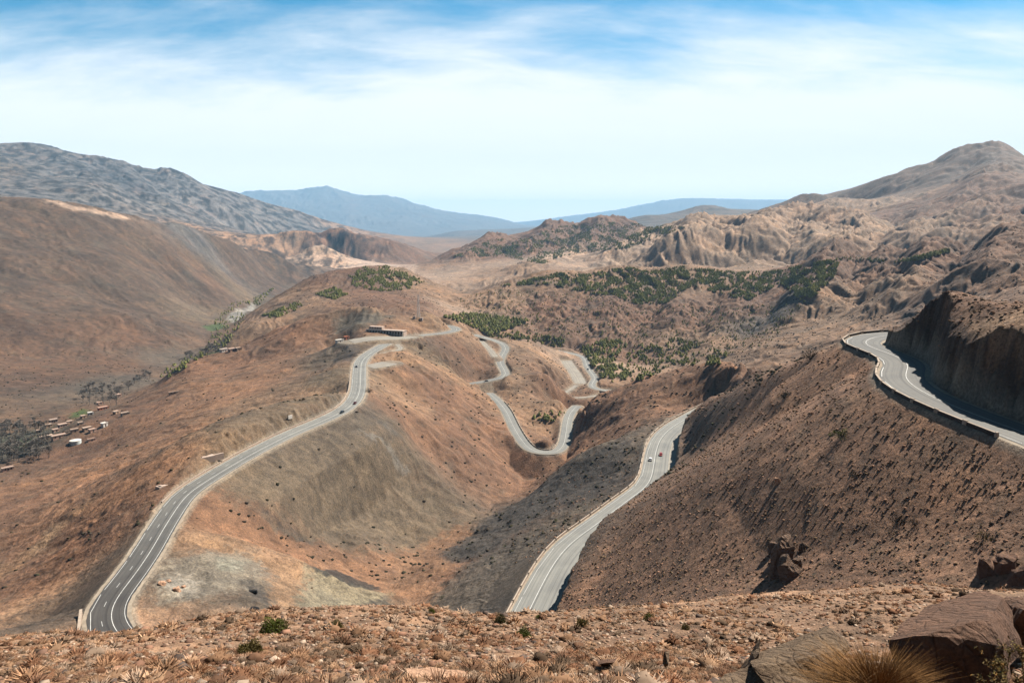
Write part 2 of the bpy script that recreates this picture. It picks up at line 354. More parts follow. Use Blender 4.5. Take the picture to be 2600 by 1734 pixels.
# far blue ranges
feat([(500, 500, 22000), (596, 494, 22000), (650, 492, 22000), (700, 488, 22000), (740, 484, 22000), (765, 487, 22000), (800, 481, 22000), (845, 486, 22000), (880, 497, 22000), (970, 498, 22000), (1060, 525, 22000), (1130, 538, 22000), (1200, 547, 22000), (1260, 557, 22000), (1320, 574, 22000)], ((1.2, 20), (1.6, 40)), 0.03)
feat([(880, 600, 8500), (1000, 605, 8500), (1150, 600, 8500), (1320, 596, 8500), (1450, 590, 8500)], (), 0.06)
feat([(1300, 576, 27000), (1400, 562, 27000), (1480, 549, 27000), (1600, 532, 27000), (1660, 518, 27000), (1720, 506, 27000), (1760, 504, 27000), (1860, 507, 27000), (1940, 508, 27000), (2020, 508, 27000), (2200, 510, 27000), (2500, 520, 27000)], ((1.2, 20), (1.6, 40)), 0.03)
feat([(1150, 590, 11500), (1280, 583, 11500), (1400, 575, 11500), (1480, 570, 11500)], (), 0.05)
for px in (-600, 0, 600, 1000, 1300, 1600, 2000, 2600, 3200):
    ctrl(PY(px, 596, 15500))
for n_, r_ in ROADS.items():
    for p in r_['line'][::4 if n_ in ('ridge', 'cutting', 'upper') else 6]:
        ctrl((p[0], p[1], p[2] + r_['nat']))
_l = ROADS['cutting']['line']; _t = np.gradient(_l[:, :2], axis=0); _t /= np.linalg.norm(_t, axis=1)[:, None]
for i in range(0, len(_l) - 14, 3):                 # the bank standing over the cutting
    for off, dz in ((12.5, 12 if not 60 < i < 85 else 7), (20, 18 if not 60 < i < 85 else 14)):
        ctrl((_l[i, 0] + _t[i, 1] * off, _l[i, 1] - _t[i, 0] * off, _l[i, 2] + dz))
CP = np.array(CP)
cr = np.hypot(CP[:, 0], CP[:, 1]); ca = np.arctan2(CP[:, 0], CP[:, 1]); cl = np.log(cr); ct = CP[:, 2] / cr


def rbf_fit(a, l, t, c=0.02, lam=2e-4):
    n = len(a)
    d = np.sqrt((a[:, None] - a[None]) ** 2 + (l[:, None] - l[None]) ** 2 + c * c)
    A = np.zeros((n + 1, n + 1)); A[:n, :n] = -d + lam * np.eye(n); A[:n, n] = 1; A[n, :n] = 1
    w = np.linalg.solve(A, np.r_[t, 0])
    return w


RW = rbf_fit(ca, cl, ct)
L0, L1, A0 = math.log(0.5), math.log(38000), 1.35
GA = np.arange(-A0 - 0.03, A0 + 0.045, 0.013); GL = np.arange(L0 - 0.05, L1 + 0.08, 0.02)
ga, gl = [m.ravel() for m in np.meshgrid(GA, GL, indexing='ij')]
GT = np.empty(len(ga), np.float32)
for i in range(0, len(ga), 4000):
    d = np.sqrt((ga[i:i + 4000, None] - ca[None]) ** 2 + (gl[i:i + 4000, None] - cl[None]) ** 2 + 0.0004)
    GT[i:i + 4000] = -(d @ RW[:-1]) + RW[-1]
GT = GT.reshape(len(GA), len(GL))
print('rbf', len(CP), round(time.time() - T0, 1))

# ------------------------------------------------------------------ fine grid (polar, even in angle and in log distance)
FA = np.concatenate([np.arange(-A0, -0.68, 0.006), np.arange(-0.68, 0.68, 0.00135), np.arange(0.68, A0, 0.006)])
FL = np.concatenate([np.arange(L0, math.log(6), 0.03), np.arange(math.log(6), math.log(110), 0.007), np.arange(math.log(110), math.log(1300), 0.0026),
                     np.arange(math.log(1300), math.log(8000), 0.0036), np.arange(math.log(8000), math.log(24000), 0.007), np.arange(math.log(24000), L1, 0.02)])


def cubic_idx(v, g0, dg, n):
    f = (v - g0) / dg; i = np.clip(np.floor(f).astype(int), 1, n - 3); t = f - i
    w = np.stack([-0.5 * t + t * t - 0.5 * t ** 3, 1 - 2.5 * t * t + 1.5 * t ** 3, 0.5 * t + 2 * t * t - 1.5 * t ** 3, -0.5 * t * t + 0.5 * t ** 3], 1)
    return i, w


def upsample(G):
    i, w = cubic_idx(FA, GA[0], 0.013, len(GA))
    H = sum(G[i + k - 1] * w[:, k:k + 1] for k in range(4))
    j, v = cubic_idx(FL, GL[0], 0.02, len(GL))
    return sum(H[:, j + k - 1] * v[None, :, k] for k in range(4)).astype(np.float32)


TT = upsample(GT)
NA, NL = len(FA), len(FL)
AZ = np.repeat(FA[:, None], NL, 1).astype(np.float32); LR = np.repeat(FL[None], NA, 0).astype(np.float32)
RR = np.exp(LR); XX = RR * np.sin(AZ); YY = RR * np.cos(AZ); ZZ = TT * RR
print('grid', NA, NL, NA * NL)

# ---- regions: colour (albedo), erosion strength, scrub density
REG = []   # (az, lnr, radius, colour, erosion, scrub)


def hitG(px, py, lmin=1.9):
    """where the sight line of a traced point meets the smooth hillside"""
    a, b, c = ray(px, py); az = math.atan2(a, b); k = c / math.hypot(a, b)
    i = int(np.clip(round((az - GA[0]) / 0.013), 0, len(GA) - 1)); col = GT[i]
    for j in range(len(GL)):
        if GL[j] > lmin and col[j] >= k: return az, float(GL[j])
    return az, math.log(40000)


def reg(px, py, Y, rad, col, ero, scrub):
    az, l = hitG(px, py); REG.append((az, l, rad, col, ero, scrub))


RED = (0.165, 0.09, 0.054); TAN = (0.20, 0.125, 0.078); OLIVE = (0.122, 0.089, 0.06); GREYB = (0.098, 0.076, 0.057); DARK = (0.060, 0.049, 0.041)
LBR = (0.078, 0.052, 0.036); LB2 = (0.098, 0.057, 0.036); MBR = (0.112, 0.073, 0.05); BAD = (0.26, 0.172, 0.112)
BROWN = (0.130, 0.071, 0.044); PALE = (0.30, 0.21, 0.15); GREY = (0.10, 0.092, 0.088); ORANGE = (0.198, 0.109, 0.064); SLP = (0.205, 0.118, 0.075); STRAW = (0.29, 0.175, 0.108)
for px in range(-200, 2900, 300):
    reg(px, 1734, 9, .3, STRAW, 0.15, 0); reg(px, 1620, 16, .3, STRAW, 0.15, 0); reg(px, 1570, 22, .3, STRAW, .2, 0)
for px, py, Y, c, e, s in (
    (2000, 1480, 140, SLP, 0.0, .9), (2300, 1400, 115, SLP, 0.0, .9), (2550, 1300, 112, SLP, 0.0, .8), (1700, 1400, 205, SLP, 0.0, .8), (1900, 1250, 190, SLP, 0.0, .8), (2200, 1150, 150, SLP, 0.0, .7), (2000, 1050, 225, SLP, 0.0, .6), (1850, 1100, 300, SLP, 0.0, .7), (2100, 950, 225, SLP, 0.0, .5), (1900, 960, 420, BROWN, .5, .5),
    (1700, 980, 580, RED, .7, .6), (1560, 1040, 590, RED, .7, .6), (1480, 1110, 580, RED, .7, .4), (1420, 1180, 540, ORANGE, .5, .3),
    (1560, 1160, 430, GREYB, .5, .5), (1480, 1240, 400, DARK, .5, .3), (1350, 1300, 400, DARK, .5, .2), (1200, 1400, 350, DARK, .6, .2), (1300, 1430, 300, DARK, .6, .3), (1250, 1520, 250, DARK, .6, .3), (1500, 1300, 330, GREYB, .6, .4), (1100, 1450, 330, BROWN, .6, .2),
    (1050, 1400, 380, ORANGE, .4, .4), (1010, 1470, 330, ORANGE, .4, .4),
    (700, 1180, 400, OLIVE, .5, .08), (850, 1200, 420, OLIVE, .5, .08), (950, 1300, 420, OLIVE, .4, .08), (1080, 1300, 440, OLIVE, .4, .08), (800, 1300, 380, OLIVE, .5, .08), (620, 1260, 340, OLIVE, .5, .08), (900, 1080, 520, GREYB, .5, .2), (1000, 1180, 500, OLIVE, .5, .08),
    (700, 1400, 300, RED, .5, .3), (850, 1430, 320, ORANGE, .5, .2), (600, 1350, 290, RED, .6, .4), (520, 1300, 280, BROWN, .5, .3),
    (450, 1450, 245, GREYB, .2, .1), (560, 1440, 250, (.17, .14, .105), .2, .1), (420, 1540, 215, GREYB, .2, .1), (620, 1490, 235, GREYB, .3, .1), (740, 1460, 262, STRAW, .3, .3), (850, 1500, 270, (.19, .16, .11), .3, .1), (930, 1530, 270, GREYB, .3, .1), (500, 1390, 265, TAN, .3, .2),
    (1050, 1100, 590, RED, .6, .3), (1150, 1150, 560, RED, .6, .3), (1000, 1020, 640, TAN, .6, .3), (1100, 1000, 660, RED, .6, .3), (1200, 1100, 600, RED, .6, .2), (1260, 1170, 560, RED, .5, .2), (1020, 930, 690, TAN, .5, .4), (1080, 880, 740, OLIVE, .5, .5), (1180, 930, 760, BROWN, .5, .8), (1200, 880, 800, TAN, .5, .8),
    (1300, 960, 780, TAN, .6, .7), (1380, 1040, 720, TAN, .6, .8), (1400, 920, 880, TAN, .6, .7), (1320, 880, 900, TAN, .6, .5), (1400, 990, 800, RED, .5, .6), (1480, 930, 900, PALE, .3, .2),
    (1080, 820, 790, TAN, .5, .2), (950, 815, 820, GREYB, .5, .1), (900, 800, 850, TAN, .5, .2), (830, 850, 800, RED, .5, .2), (850, 900, 760, GREYB, .6, .1), (860, 960, 700, OLIVE, .5, .1), (800, 1020, 620, OLIVE, .5, .3), (980, 830, 780, ORANGE, .4, .2),
    (0, 1500, 290, BROWN, .6, .1), (100, 1400, 330, RED, .6, .1), (250, 1350, 320, BROWN, .6, .1), (180, 1550, 240, DARK, .4, .2), (0, 1300, 420, RED, .6, .1), (250, 1200, 470, ORANGE, .5, .1), (400, 1130, 490, ORANGE, .5, .1), (500, 1030, 580, ORANGE, .5, .1), (650, 960, 690, ORANGE, .5, .1), (700, 1030, 560, TAN, .5, .1), (550, 930, 800, RED, .5, .2), (700, 880, 820, RED, .5, .2), (300, 1060, 640, BROWN, .5, .1), (150, 1160, 540, BROWN, .5, .1), (350, 1240, 400, ORANGE, .5, .1),
    (130, 1080, 670, BROWN, .3, .4), (30, 1120, 610, (.05, .052, .035), .2, .3), (70, 1150, 560, (.055, .05, .038), .2, .2), (100, 1090, 650, (.06, .056, .04), .2, .2), (300, 980, 880, GREYB, .2, .4), (450, 915, 1070, GREYB, .2, .4), (560, 810, 1650, OLIVE, .2, .5), (620, 765, 2200, OLIVE, .2, .1),
    (100, 950, 960, LB2, .4, .9), (250, 930, 1020, LB2, .4, .9), (0, 850, 1080, LB2, .4, .3), (150, 780, 1280, LBR, .4, .3), (300, 850, 1180, LB2, .4, .4), (400, 820, 1300, LBR, .4, .5), (300, 700, 1560, LBR, .4, .2), (0, 700, 1350, LBR, .4, .2), (0, 580, 1600, LBR, .4, .3), (250, 600, 1780, LBR, .4, .3), (450, 680, 1950, LBR, .4, .2), (550, 740, 1900, LB2, .4, .2), (600, 670, 2500, LBR, .4, .2), (700, 690, 2900, LBR, .4, .2),
    (800, 760, 1330, TAN, .7, .7), (900, 740, 1350, BROWN, .7, .9), (1000, 760, 1250, BROWN, .8, .9), (850, 700, 1700, BROWN, .7, .8), (700, 770, 1500, TAN, .7, .4), (1060, 770, 1150, BROWN, .8, .9), (650, 830, 1120, TAN, .6, .5),
    (1150, 790, 1250, PALE, .8, .5), (1250, 770, 1450, TAN, 1.1, .9), (1400, 800, 1330, BROWN, 1.05, .9), (1550, 800, 1320, BROWN, 1.05, .9), (1700, 820, 1220, BROWN, 1.05, 1.), (1500, 720, 1600, TAN, 1.2, .9), (1700, 720, 1550, TAN, 1.2, .9), (1850, 800, 1200, BROWN, 1.05, .9), (1950, 830, 1020, DARK, 1.05, .6), (1700, 880, 1020, TAN, 1., 1.), (1820, 880, 920, TAN, 1., 1.), (1600, 900, 1050, BROWN, 1.2, .9), (2000, 740, 1300, BROWN, 1.4, .9), (2080, 820, 900, TAN, 1., 1.), (2200, 780, 980, TAN, 1., 1.), (2250, 700, 1250, BROWN, 1.2, .7), (2400, 700, 1000, BROWN, 1.3, .8), (2550, 680, 850, BROWN, 1.2, .8), (2550, 780, 560, BROWN, 1., .8),
    (2350, 850, 350, BROWN, .6, .8), (2500, 840, 230, TAN, .5, .5), (2650, 860, 210, TAN, .5, .5),
    (1050, 720, 2600, TAN, .8, .2), (1150, 700, 2700, PALE, .8, .2), (1250, 690, 2700, TAN, .9, .2), (950, 675, 3700, (.36, .26, .20), .3, 0), (850, 660, 3900, PALE, .5, 0), (830, 620, 4500, BROWN, .9, .2), (930, 620, 4600, BROWN, .9, .2), (740, 630, 4100, TAN, .6, .2), (1100, 630, 5200, TAN, .5, .2), (1000, 610, 6500, TAN, .5, .2),
    (1250, 640, 3500, BROWN, .8, .9), (1450, 600, 4000, BROWN, .8, .9), (1600, 590, 4200, BROWN, .8, .9), (1350, 670, 2800, PALE, .9, 0), (1500, 660, 2800, PALE, .9, 0), (1650, 640, 2700, PALE, 1.2, 0), (1750, 600, 3000, BAD, 1.3, .1), (1850, 640, 2400, BAD, 1.3, .1), (1950, 600, 2700, BAD, 1.4, .1), (1850, 560, 3300, BAD, 1.2, .2),
    (2050, 620, 2300, BAD, 1.4, .2), (2200, 600, 2400, BAD, 1.5, .2), (2350, 600, 2200, BAD, 1.5, .2), (2500, 580, 2000, BROWN, 1.4, .3), (2150, 550, 3300, BAD, 1.4, .3), (2300, 540, 3200, BROWN, .8, .2), (2300, 480, 4100, MBR, .7, .3), (2500, 440, 3800, MBR, 1., .4), (2600, 500, 2700, BROWN, .9, .3), (2450, 520, 3000, BROWN, .7, .2), (2100, 505, 4600, MBR, .7, .3),
    (1700, 555, 6500, GREYB, .7, .3), (1850, 540, 6500, GREYB, .7, .3),
    (0, 430, 4300, GREYB, .9, .5), (150, 450, 4200, GREY, 1., .8), (300, 480, 4500, (.055, .055, .058), 1., .6), (330, 520, 3500, GREY, 1., .6), (200, 520, 2950, GREY, .8, .3), (320, 550, 3050, MBR, .8, .3), (500, 520, 5200, GREY, 1., .6), (600, 560, 5100, GREY, 1., .5), (750, 580, 5900, GREY, .9, .4), (600, 600, 3900, TAN, .7, .7), (450, 575, 3400, GREY, .8, .6), (700, 612, 4700, STRAW, .6, .7),
    (800, 540, 13000, GREY, 1.2, .2), (1100, 560, 13000, GREY, 1.2, .2), (1700, 540, 18000, GREY, 1., .2), (1200, 590, 10000, GREY, .6, .2), (1300, 600, 40000, GREY, .1, 0)):
    reg(px, py, Y, .1, c, e, s)
ra = np.array([q[0] for q in REG]); rl = np.array([q[1] for q in REG])
rv = np.array([(*q[3], q[4], q[5]) for q in REG])
gw = np.zeros((len(ga), 5), np.float32)
for i in range(0, len(ga), 8000):
    d2 = (ga[i:i + 8000, None] - ra[None]) ** 2 + (gl[i:i + 8000, None] - rl[None]) ** 2 + 0.0006
    w = 1 / d2 ** 2.2
    gw[i:i + 8000] = (w @ rv) / w.sum(1, keepdims=True)
ATT = [upsample(gw[:, k].reshape(len(GA), len(GL))) for k in range(5)]
ERO = np.clip(ATT[3], 0, 3); ERO = np.where(LR > 6.2, ERO * 0.66, ERO * 0.62) * np.clip((ATT[3] - .14) / .2, 0, 1) * np.where(LR > 8.1, .6, 1)

def nearest(line, X, Y):
    """distance, height and side (+ = right of travel) to a polyline"""
    a = line[:-1, :2]; b = line[1:, :2]; d = b - a; L2 = (d ** 2).sum(1)
    best = np.full(len(X), 1e9); z = np.zeros(len(X)); sd = np.zeros(len(X)); ar = np.zeros(len(X))
    s0 = np.r_[0, np.cumsum(np.sqrt(L2))]
    for i in range(len(a)):
        t = np.clip(((X - a[i, 0]) * d[i, 0] + (Y - a[i, 1]) * d[i, 1]) / L2[i], 0, 1)
        ex = X - a[i, 0] - t * d[i, 0]; ey = Y - a[i, 1] - t * d[i, 1]; q = ex * ex + ey * ey
        k = q < best
        best = np.where(k, q, best); z = np.where(k, line[i, 2] + t * (line[i + 1, 2] - line[i, 2]), z)
        sd = np.where(k, np.sign(ex * d[i, 1] - ey * d[i, 0]), sd); ar = np.where(k, s0[i] + t * math.sqrt(L2[i]), ar)
    return np.sqrt(best), z, sd, ar


# ---- hand-placed spurs (+) and ravines (-)
CREST = [
    # badlands
    ([(1985, 550), (1968, 566), (1935, 600), (1915, 640)], 26, 95), ([(2060, 552), (2094, 560), (2156, 572), (2200, 597), (2242, 617), (2317, 640)], 28, 100), ([(2067, 590), (2108, 623), (2147, 650)], 21, 80),
    ([(2019, 597), (2050, 630), (2079, 655)], 20, 80), ([(2495, 471), (2436, 519), (2376, 545), (2317, 560)], 26, 110), ([(2600, 505), (2525, 520), (2451, 566), (2406, 587), (2317, 602)], 27, 100), ([(2600, 563), (2555, 580), (2510, 620)], 20, 70),
    ([(1780, 578), (1756, 607), (1726, 633), (1691, 662)], 27, 100), ([(1870, 572), (1860, 600), (1850, 640)], 24, 90), ([(1786, 615), (1810, 645), (1830, 675)], 18, 75), ([(1930, 600), (1965, 640), (1990, 672)], 18, 75), ([(1630, 605), (1610, 625), (1560, 660)], 20, 90), ([(1450, 640), (1400, 665), (1340, 690)], 15, 80), ([(1580, 650), (1530, 675)], 12, 60), ([(2370, 640), (2430, 610), (2480, 600)], 18, 80),
    ([(1830, 570), (1822, 620), (1835, 660)], -16, 70), ([(2010, 560), (1995, 600), (2000, 650)], -16, 70), ([(2287, 560), (2257, 596), (2225, 625)], -16, 80),
    # spurs under the ridge with the road cut
    ([(2128, 662), (2100, 710), (2085, 760), (2060, 800)], 30, 65), ([(2235, 672), (2228, 720), (2225, 765)], 26, 50), ([(2345, 668), (2335, 710), (2318, 750), (2290, 785)], 30, 60), ([(2549, 640), (2525, 690), (2480, 735), (2430, 762)], 30, 65), ([(2180, 668), (2185, 710), (2200, 760)], -12, 40), ([(2290, 672), (2275, 720), (2255, 770)], -14, 40), ([(2440, 650), (2410, 700), (2370, 760)], -14, 50),
    # crags of the hill across the gorge
    ([(1622, 775), (1622, 810), (1605, 850), (1590, 885)], -5, 36), ([(1690, 770), (1668, 795), (1650, 830)], -7, 28), ([(1835, 760), (1800, 790), (1770, 830), (1745, 870)], -9, 38), ([(1940, 800), (1910, 840), (1870, 885)], -9, 40), ([(1540, 770), (1555, 820), (1560, 860)], 6, 38), ([(1720, 790), (1715, 840)], 7, 38), ([(1880, 770), (1850, 820)], 7, 38), ([(1400, 770), (1400, 810), (1430, 850)], 6, 43),
    ([(1330, 740), (1340, 790), (1370, 830)], -4, 38), ([(1240, 760), (1230, 800), (1210, 830)], -4, 38),
    # the tight gully below the two roads and the small spurs over it
    ([(985, 1512), (1000, 1480), (1020, 1420), (1090, 1372), (1190, 1320), (1285, 1250), (1330, 1195), (1345, 1170)], -7, 42, 5.4), ([(1130, 1440), (1060, 1480), (1000, 1510)], 3, 16, 5.4),
    ([(900, 1050), (1000, 1135), (1090, 1210), (1160, 1280), (1190, 1325)], 5, 34, 5.4), ([(1040, 930), (1120, 1000), (1220, 1085), (1330, 1165)], 5, 34, 5.8), ([(560, 1215), (700, 1290), (820, 1350), (960, 1405)], 3, 26, 5.3), ([(480, 1362), (600, 1392), (760, 1442), (960, 1500)], 3, 14, 5.2), ([(960, 1010), (1060, 1110), (1140, 1200)], -4, 26, 5.6), ([(780, 1130), (900, 1240), (1020, 1340)], -3, 26, 5.4),
    ([(775, 1438), (860, 1466), (960, 1500)], -2.5, 9, 5.2), ([(690, 1240), (800, 1320), (880, 1380)], -2, 16, 5.4),
    # left hill
    ([(120, 700), (260, 760), (400, 830)], -8, 66), ([(350, 620), (420, 690), (480, 750), (540, 800)], -10, 77), ([(200, 560), (240, 640), (330, 700), (420, 770)], 8, 88), ([(480, 640), (540, 690), (590, 740)], 8, 77), ([(330, 830), (400, 850), (460, 880)], 8, 50), ([(0, 660), (130, 700), (250, 720)], 7, 77), ([(560, 640), (620, 690), (660, 720)], -7, 66),
    # wooded hill and the mountain
    ([(1400, 580), (1380, 610), (1330, 640)], 26, 110), ([(1530, 565), (1520, 600), (1480, 640)], 26, 110), ([(1470, 580), (1450, 610), (1420, 640)], -20, 90), ([(1250, 610), (1230, 640), (1180, 660)], 22, 90),
    ([(2450, 390), (2420, 430), (2360, 470)], 30, 130), ([(2540, 380), (2530, 420), (2500, 455)], 30, 120), ([(2325, 450), (2300, 475), (2260, 495)], 26, 110),
    ([(110, 390), (170, 430), (230, 470), (250, 510)], 34, 220), ([(262, 411), (310, 450), (370, 490), (430, 530)], 34, 240), ([(432, 443), (480, 480), (540, 520), (600, 560)], 34, 240), ([(340, 435), (390, 475), (470, 530)], -30, 200),
    ([(750, 606), (790, 625), (820, 645)], 24, 90), ([(860, 600), (880, 625), (920, 640)], 24, 90), ([(800, 600), (850, 640)], -16, 60),
    ([(800, 482), (830, 520), (900, 560)], 60, 800), ([(1060, 526), (1040, 550), (1000, 570)], 45, 700), ([(660, 493), (720, 520), (800, 550)], 55, 700),
]
for pts, h_, w_, *lm_ in CREST:
    ln = []
    for x_, y_ in pts:
        az_, l_ = hitG(x_, y_, lm_[0] if lm_ else 6.4); ln.append((math.exp(l_) * math.sin(az_), math.exp(l_) * math.cos(az_), 0.0))
    ln = np.array(ln)
    msk = (XX > ln[:, 0].min() - w_) & (XX < ln[:, 0].max() + w_) & (YY > ln[:, 1].min() - w_) & (YY < ln[:, 1].max() + w_)
    x = XX[msk]; y = YY[msk]; x = x + w_ * 0.22 * fbm(x / w_ * 1.3, y / w_ * 1.3, 2, 61); y = y + w_ * 0.22 * fbm(x / w_ * 1.3 + 9, y / w_ * 1.3, 2, 63)
    d = nearest(ln, x, y)[0]
    q = np.clip(1 - d / w_, 0, 1); ZZ[msk] += h_ * (0.6 * q * q * (3 - 2 * q) + 0.4 * q)
print('crests', round(time.time() - T0, 1))

# ---- erosion: stripes down the fall line, scale follows distance
def slope_dir(Z):
    dl = np.gradient(Z, FL, axis=1); da = np.gradient(Z, FA, axis=0)
    gx, gy = da / RR, dl / RR            # slope across and along the line of sight
    m = np.sqrt(gx * gx + gy * gy) + 1e-6
    return gx, gy, m


gx, gy, m = slope_dir(ZZ)
far = np.clip((LR - 3.6) / 1.2, 0, 1)                      # none of it on the foreground
wx = fbm(AZ * 9, LR * 9, 3, 31) * 0.06; wy = fbm(AZ * 9 + 40, LR * 9, 3, 37) * 0.06
DZ = np.zeros_like(ZZ)
for k, (wl, amp) in enumerate(((0.10, 0.0036), (0.05, 0.0034), (0.025, 0.0024), (0.0125, 0.0011), (0.0065, 0.0005))):
    st = np.clip(m * 3.0, 0, 1)
    g = gully((AZ + wx) / wl, (LR + wy) / wl, -gy / m, gx / m, 100 + k)
    g = 1 - np.abs(g) * 1.7
    DZ += g * amp * st
ROUGH = fbm(AZ / 0.03, LR / 0.03, 6, 5, 0.62) * 0.0006
ZZ += (DZ * ERO + ROUGH * (0.35 + 0.65 * np.clip(ERO, 0, 2))) * RR * far
# crags on the hill across the gorge
crag = np.clip((ATT[3] - .95) / 0.1, 0, 1) * np.clip((LR - 6.85) / .1, 0, 1) * np.clip((7.3 - LR) / .1, 0, 1)
rid = 1 - np.abs(perlin(XX / 95, YY / 95, 71)) * 2; rid2 = 1 - np.abs(perlin(XX / 38, YY / 38, 73)) * 2
ZZ += crag * (rid * 1.5 + rid2 * 2.4) * np.clip((1700 - RR) / 300, 0, 1)
# world-scale lumps near by
near = np.clip((5.2 - LR) / 0.8, 0, 1)
ZZ += near * (fbm(XX / 3.1, YY / 3.1, 4, 11) * 0.16 * np.clip((LR - 1.6), 0, 1) + fbm(XX / 11, YY / 11, 2, 15) * 0.35 * np.clip((LR - 2.4), 0, 1) * np.clip((4.6 - LR) / .5, 0, 1))
mid = np.clip((LR - 3.9) / 0.5, 0, 1) * np.clip((6.9 - LR) / 0.6, 0, 1)
ZZ += mid * fbm(XX / 14, YY / 14, 6, 21, 0.66) * (0.7 - .42 * np.clip((.5 - ATT[3]) / .3, 0, 1) * (AZ > .02))
ZZ += np.clip((LR - 6.1) / 0.6, 0, 1) * np.clip((8.3 - LR) / 0.6, 0, 1) * fbm(XX / 45, YY / 45, 5, 23, 0.58) * 1.2
print('noise', round(time.time() - T0, 1))

# ---- cut the roads into the hillside
PATCH = [  # flat forecourts and lay-bys: outline points at one height
    dict(name='lay_by', z=-123, pts=[(930, 915), (935, 945), (975, 938), (993, 925), (985, 912), (960, 904)]),
]
ROADM = np.zeros_like(ZZ)
for n_, r_ in ROADS.items():
    ln = smooth_line(r_['line'], 8.0, 0); r_['coarse'] = ln
    pad = 45
    msk = (XX > ln[:, 0].min() - pad) & (XX < ln[:, 0].max() + pad) & (YY > ln[:, 1].min() - pad) & (YY < ln[:, 1].max() + pad)
    d, z, sd, ar = nearest(ln, XX[msk], YY[msk])
    x, y = XX[msk], YY[msk]
    e = np.maximum(0, d - r_['hw'] - 1.4 - r_.get('right', 0) * (sd > 0))
    jag = 1 + 0.35 * fbm(x / 9, y / 9, 3, 91); ec = np.maximum(0, e + 0.9 * fbm(x / 4, y / 4, 4, 93) * np.clip(e, 0, 1))
    cur = ZZ[msk]
    hi = z - 0.12 + ec * r_['cut'] * np.clip(jag, .4, 1.7); lo = z - 0.12 - e * r_['fill']
    new = np.minimum(cur, hi); new = np.maximum(new, lo)
    new = np.where(d < 42, new, cur)
    bl = np.clip((d - 30) / 12, 0, 1)
    ZZ[msk] = new * (1 - bl) + cur * bl
    cutm = np.clip((cur - hi) / 1.5, 0, 1) * (e > 0)
    ROADM[msk] = np.maximum(ROADM[msk], np.clip(1.5 - e / (1.5 if r_['gravel'] else 1.2), 0, 1))
print('roads', round(time.time() - T0, 1))


def H(x, y):
    """terrain height (bilinear on the polar grid)"""
    x = np.atleast_1d(np.asarray(x, float)); y = np.atleast_1d(np.asarray(y, float))
    a = np.arctan2(x, y); l = np.log(np.hypot(x, y))
    i = np.clip(np.searchsorted(FA, a) - 1, 0, NA - 2); j = np.clip(np.searchsorted(FL, l) - 1, 0, NL - 2)
    u = np.clip((a - FA[i]) / (FA[i + 1] - FA[i]), 0, 1); v = np.clip((l - FL[j]) / (FL[j + 1] - FL[j]), 0, 1)
    return ZZ[i, j] * (1 - u) * (1 - v) + ZZ[i + 1, j] * u * (1 - v) + ZZ[i, j + 1] * (1 - u) * v + ZZ[i + 1, j + 1] * u * v


# ---- materials
def new_mat(name):
    m_ = bpy.data.materials.new(name); m_.use_nodes = True; t = m_.node_tree; t.nodes.clear()
    out = nd(t, 'ShaderNodeOutputMaterial'); b = nd(t, 'ShaderNodeBsdfPrincipled'); t.links.new(b.outputs[0], out.inputs[0])
    b.inputs['Roughness'].default_value = 0.9; b.inputs['Specular IOR Level'].default_value = 0.15
    return m_, t, b


def ground_mat():
    m_, t, b = new_mat('hillside'); L = t.links
    at = nd(t, 'ShaderNodeAttribute', attribute_name='tint'); ge = nd(t, 'ShaderNodeNewGeometry')
    at2 = nd(t, 'ShaderNodeAttribute', attribute_name='scrub')

    def noise(sc, det=6, ro=0.6, di=0.0):
        n = nd(t, 'ShaderNodeTexNoise', i_Scale=sc, i_Detail=det, i_Roughness=ro, i_Distortion=di); L.new(ge.outputs['Position'], n.inputs['Vector']); return n.outputs[0]
    n_big, n_mid, n_sm = noise(0.012, 8, .62, .6), noise(0.11, 8, .65, .4), noise(1.3, 6, .7)
    c = at.outputs['Color']
    c = mix_n(t, 1.0, c, ramp_n(t, n_big, [(0.3, (0.72, 0.74, 0.78)), (0.5, (1, 1, 1)), (0.72, (1.3, 1.2, 1.08))]), 'MULTIPLY')
    c = mix_n(t, 1.0, c, ramp_n(t, n_mid, [(0.3, (0.6, 0.6, 0.6)), (0.5, (1, 1, 1)), (0.7, (1.38, 1.36, 1.3))]), 'MULTIPLY')
    c = mix_n(t, 1.0, c, ramp_n(t, n_sm, [(0.34, (0.52, 0.52, 0.52)), (0.5, (1, 1, 1)), (0.66, (1.5, 1.47, 1.42))]), 'MULTIPLY')
    # low dry scrub and stones as fine dark and pale specks
    for sc, th, colr, rnd in ((0.42, 0.30, (0.030, 0.024, 0.016), 0.45), (1.1, 0.27, (0.034, 0.026, 0.018), 0.5)):
        v = nd(t, 'ShaderNodeTexVoronoi', i_Scale=sc); L.new(ge.outputs['Position'], v.inputs['Vector'])
        sep = nd(t, 'ShaderNodeSeparateColor'); L.new(v.outputs['Color'], sep.inputs[0])
        rad = math_n(t, 'MULTIPLY', math_n(t, 'SUBTRACT', sep.outputs[0], math_n(t, 'SUBTRACT', 1.0, math_n(t, 'MULTIPLY', at2.outputs['Fac'], 0.62))), th * 2.0)
        f = math_n(t, 'MULTIPLY', math_n(t, 'SUBTRACT', rad, v.outputs['Distance']), 9.0, True)
        c = mix_n(t, math_n(t, 'MULTIPLY', f, 0.85), c, colr)
    L.new(c, b.inputs['Base Color'])
    bp = nd(t, 'ShaderNodeBump'); bp.inputs['Strength'].default_value = 0.8; bp.inputs['Distance'].default_value = 0.6
    h = math_n(t, 'ADD', math_n(t, 'MULTIPLY', noise(0.7, 8, .7), 1.0), math_n(t, 'MULTIPLY', n_mid, 2.6))
    L.new(h, bp.inputs['Height']); L.new(bp.outputs[0], b.inputs['Normal'])
    return m_


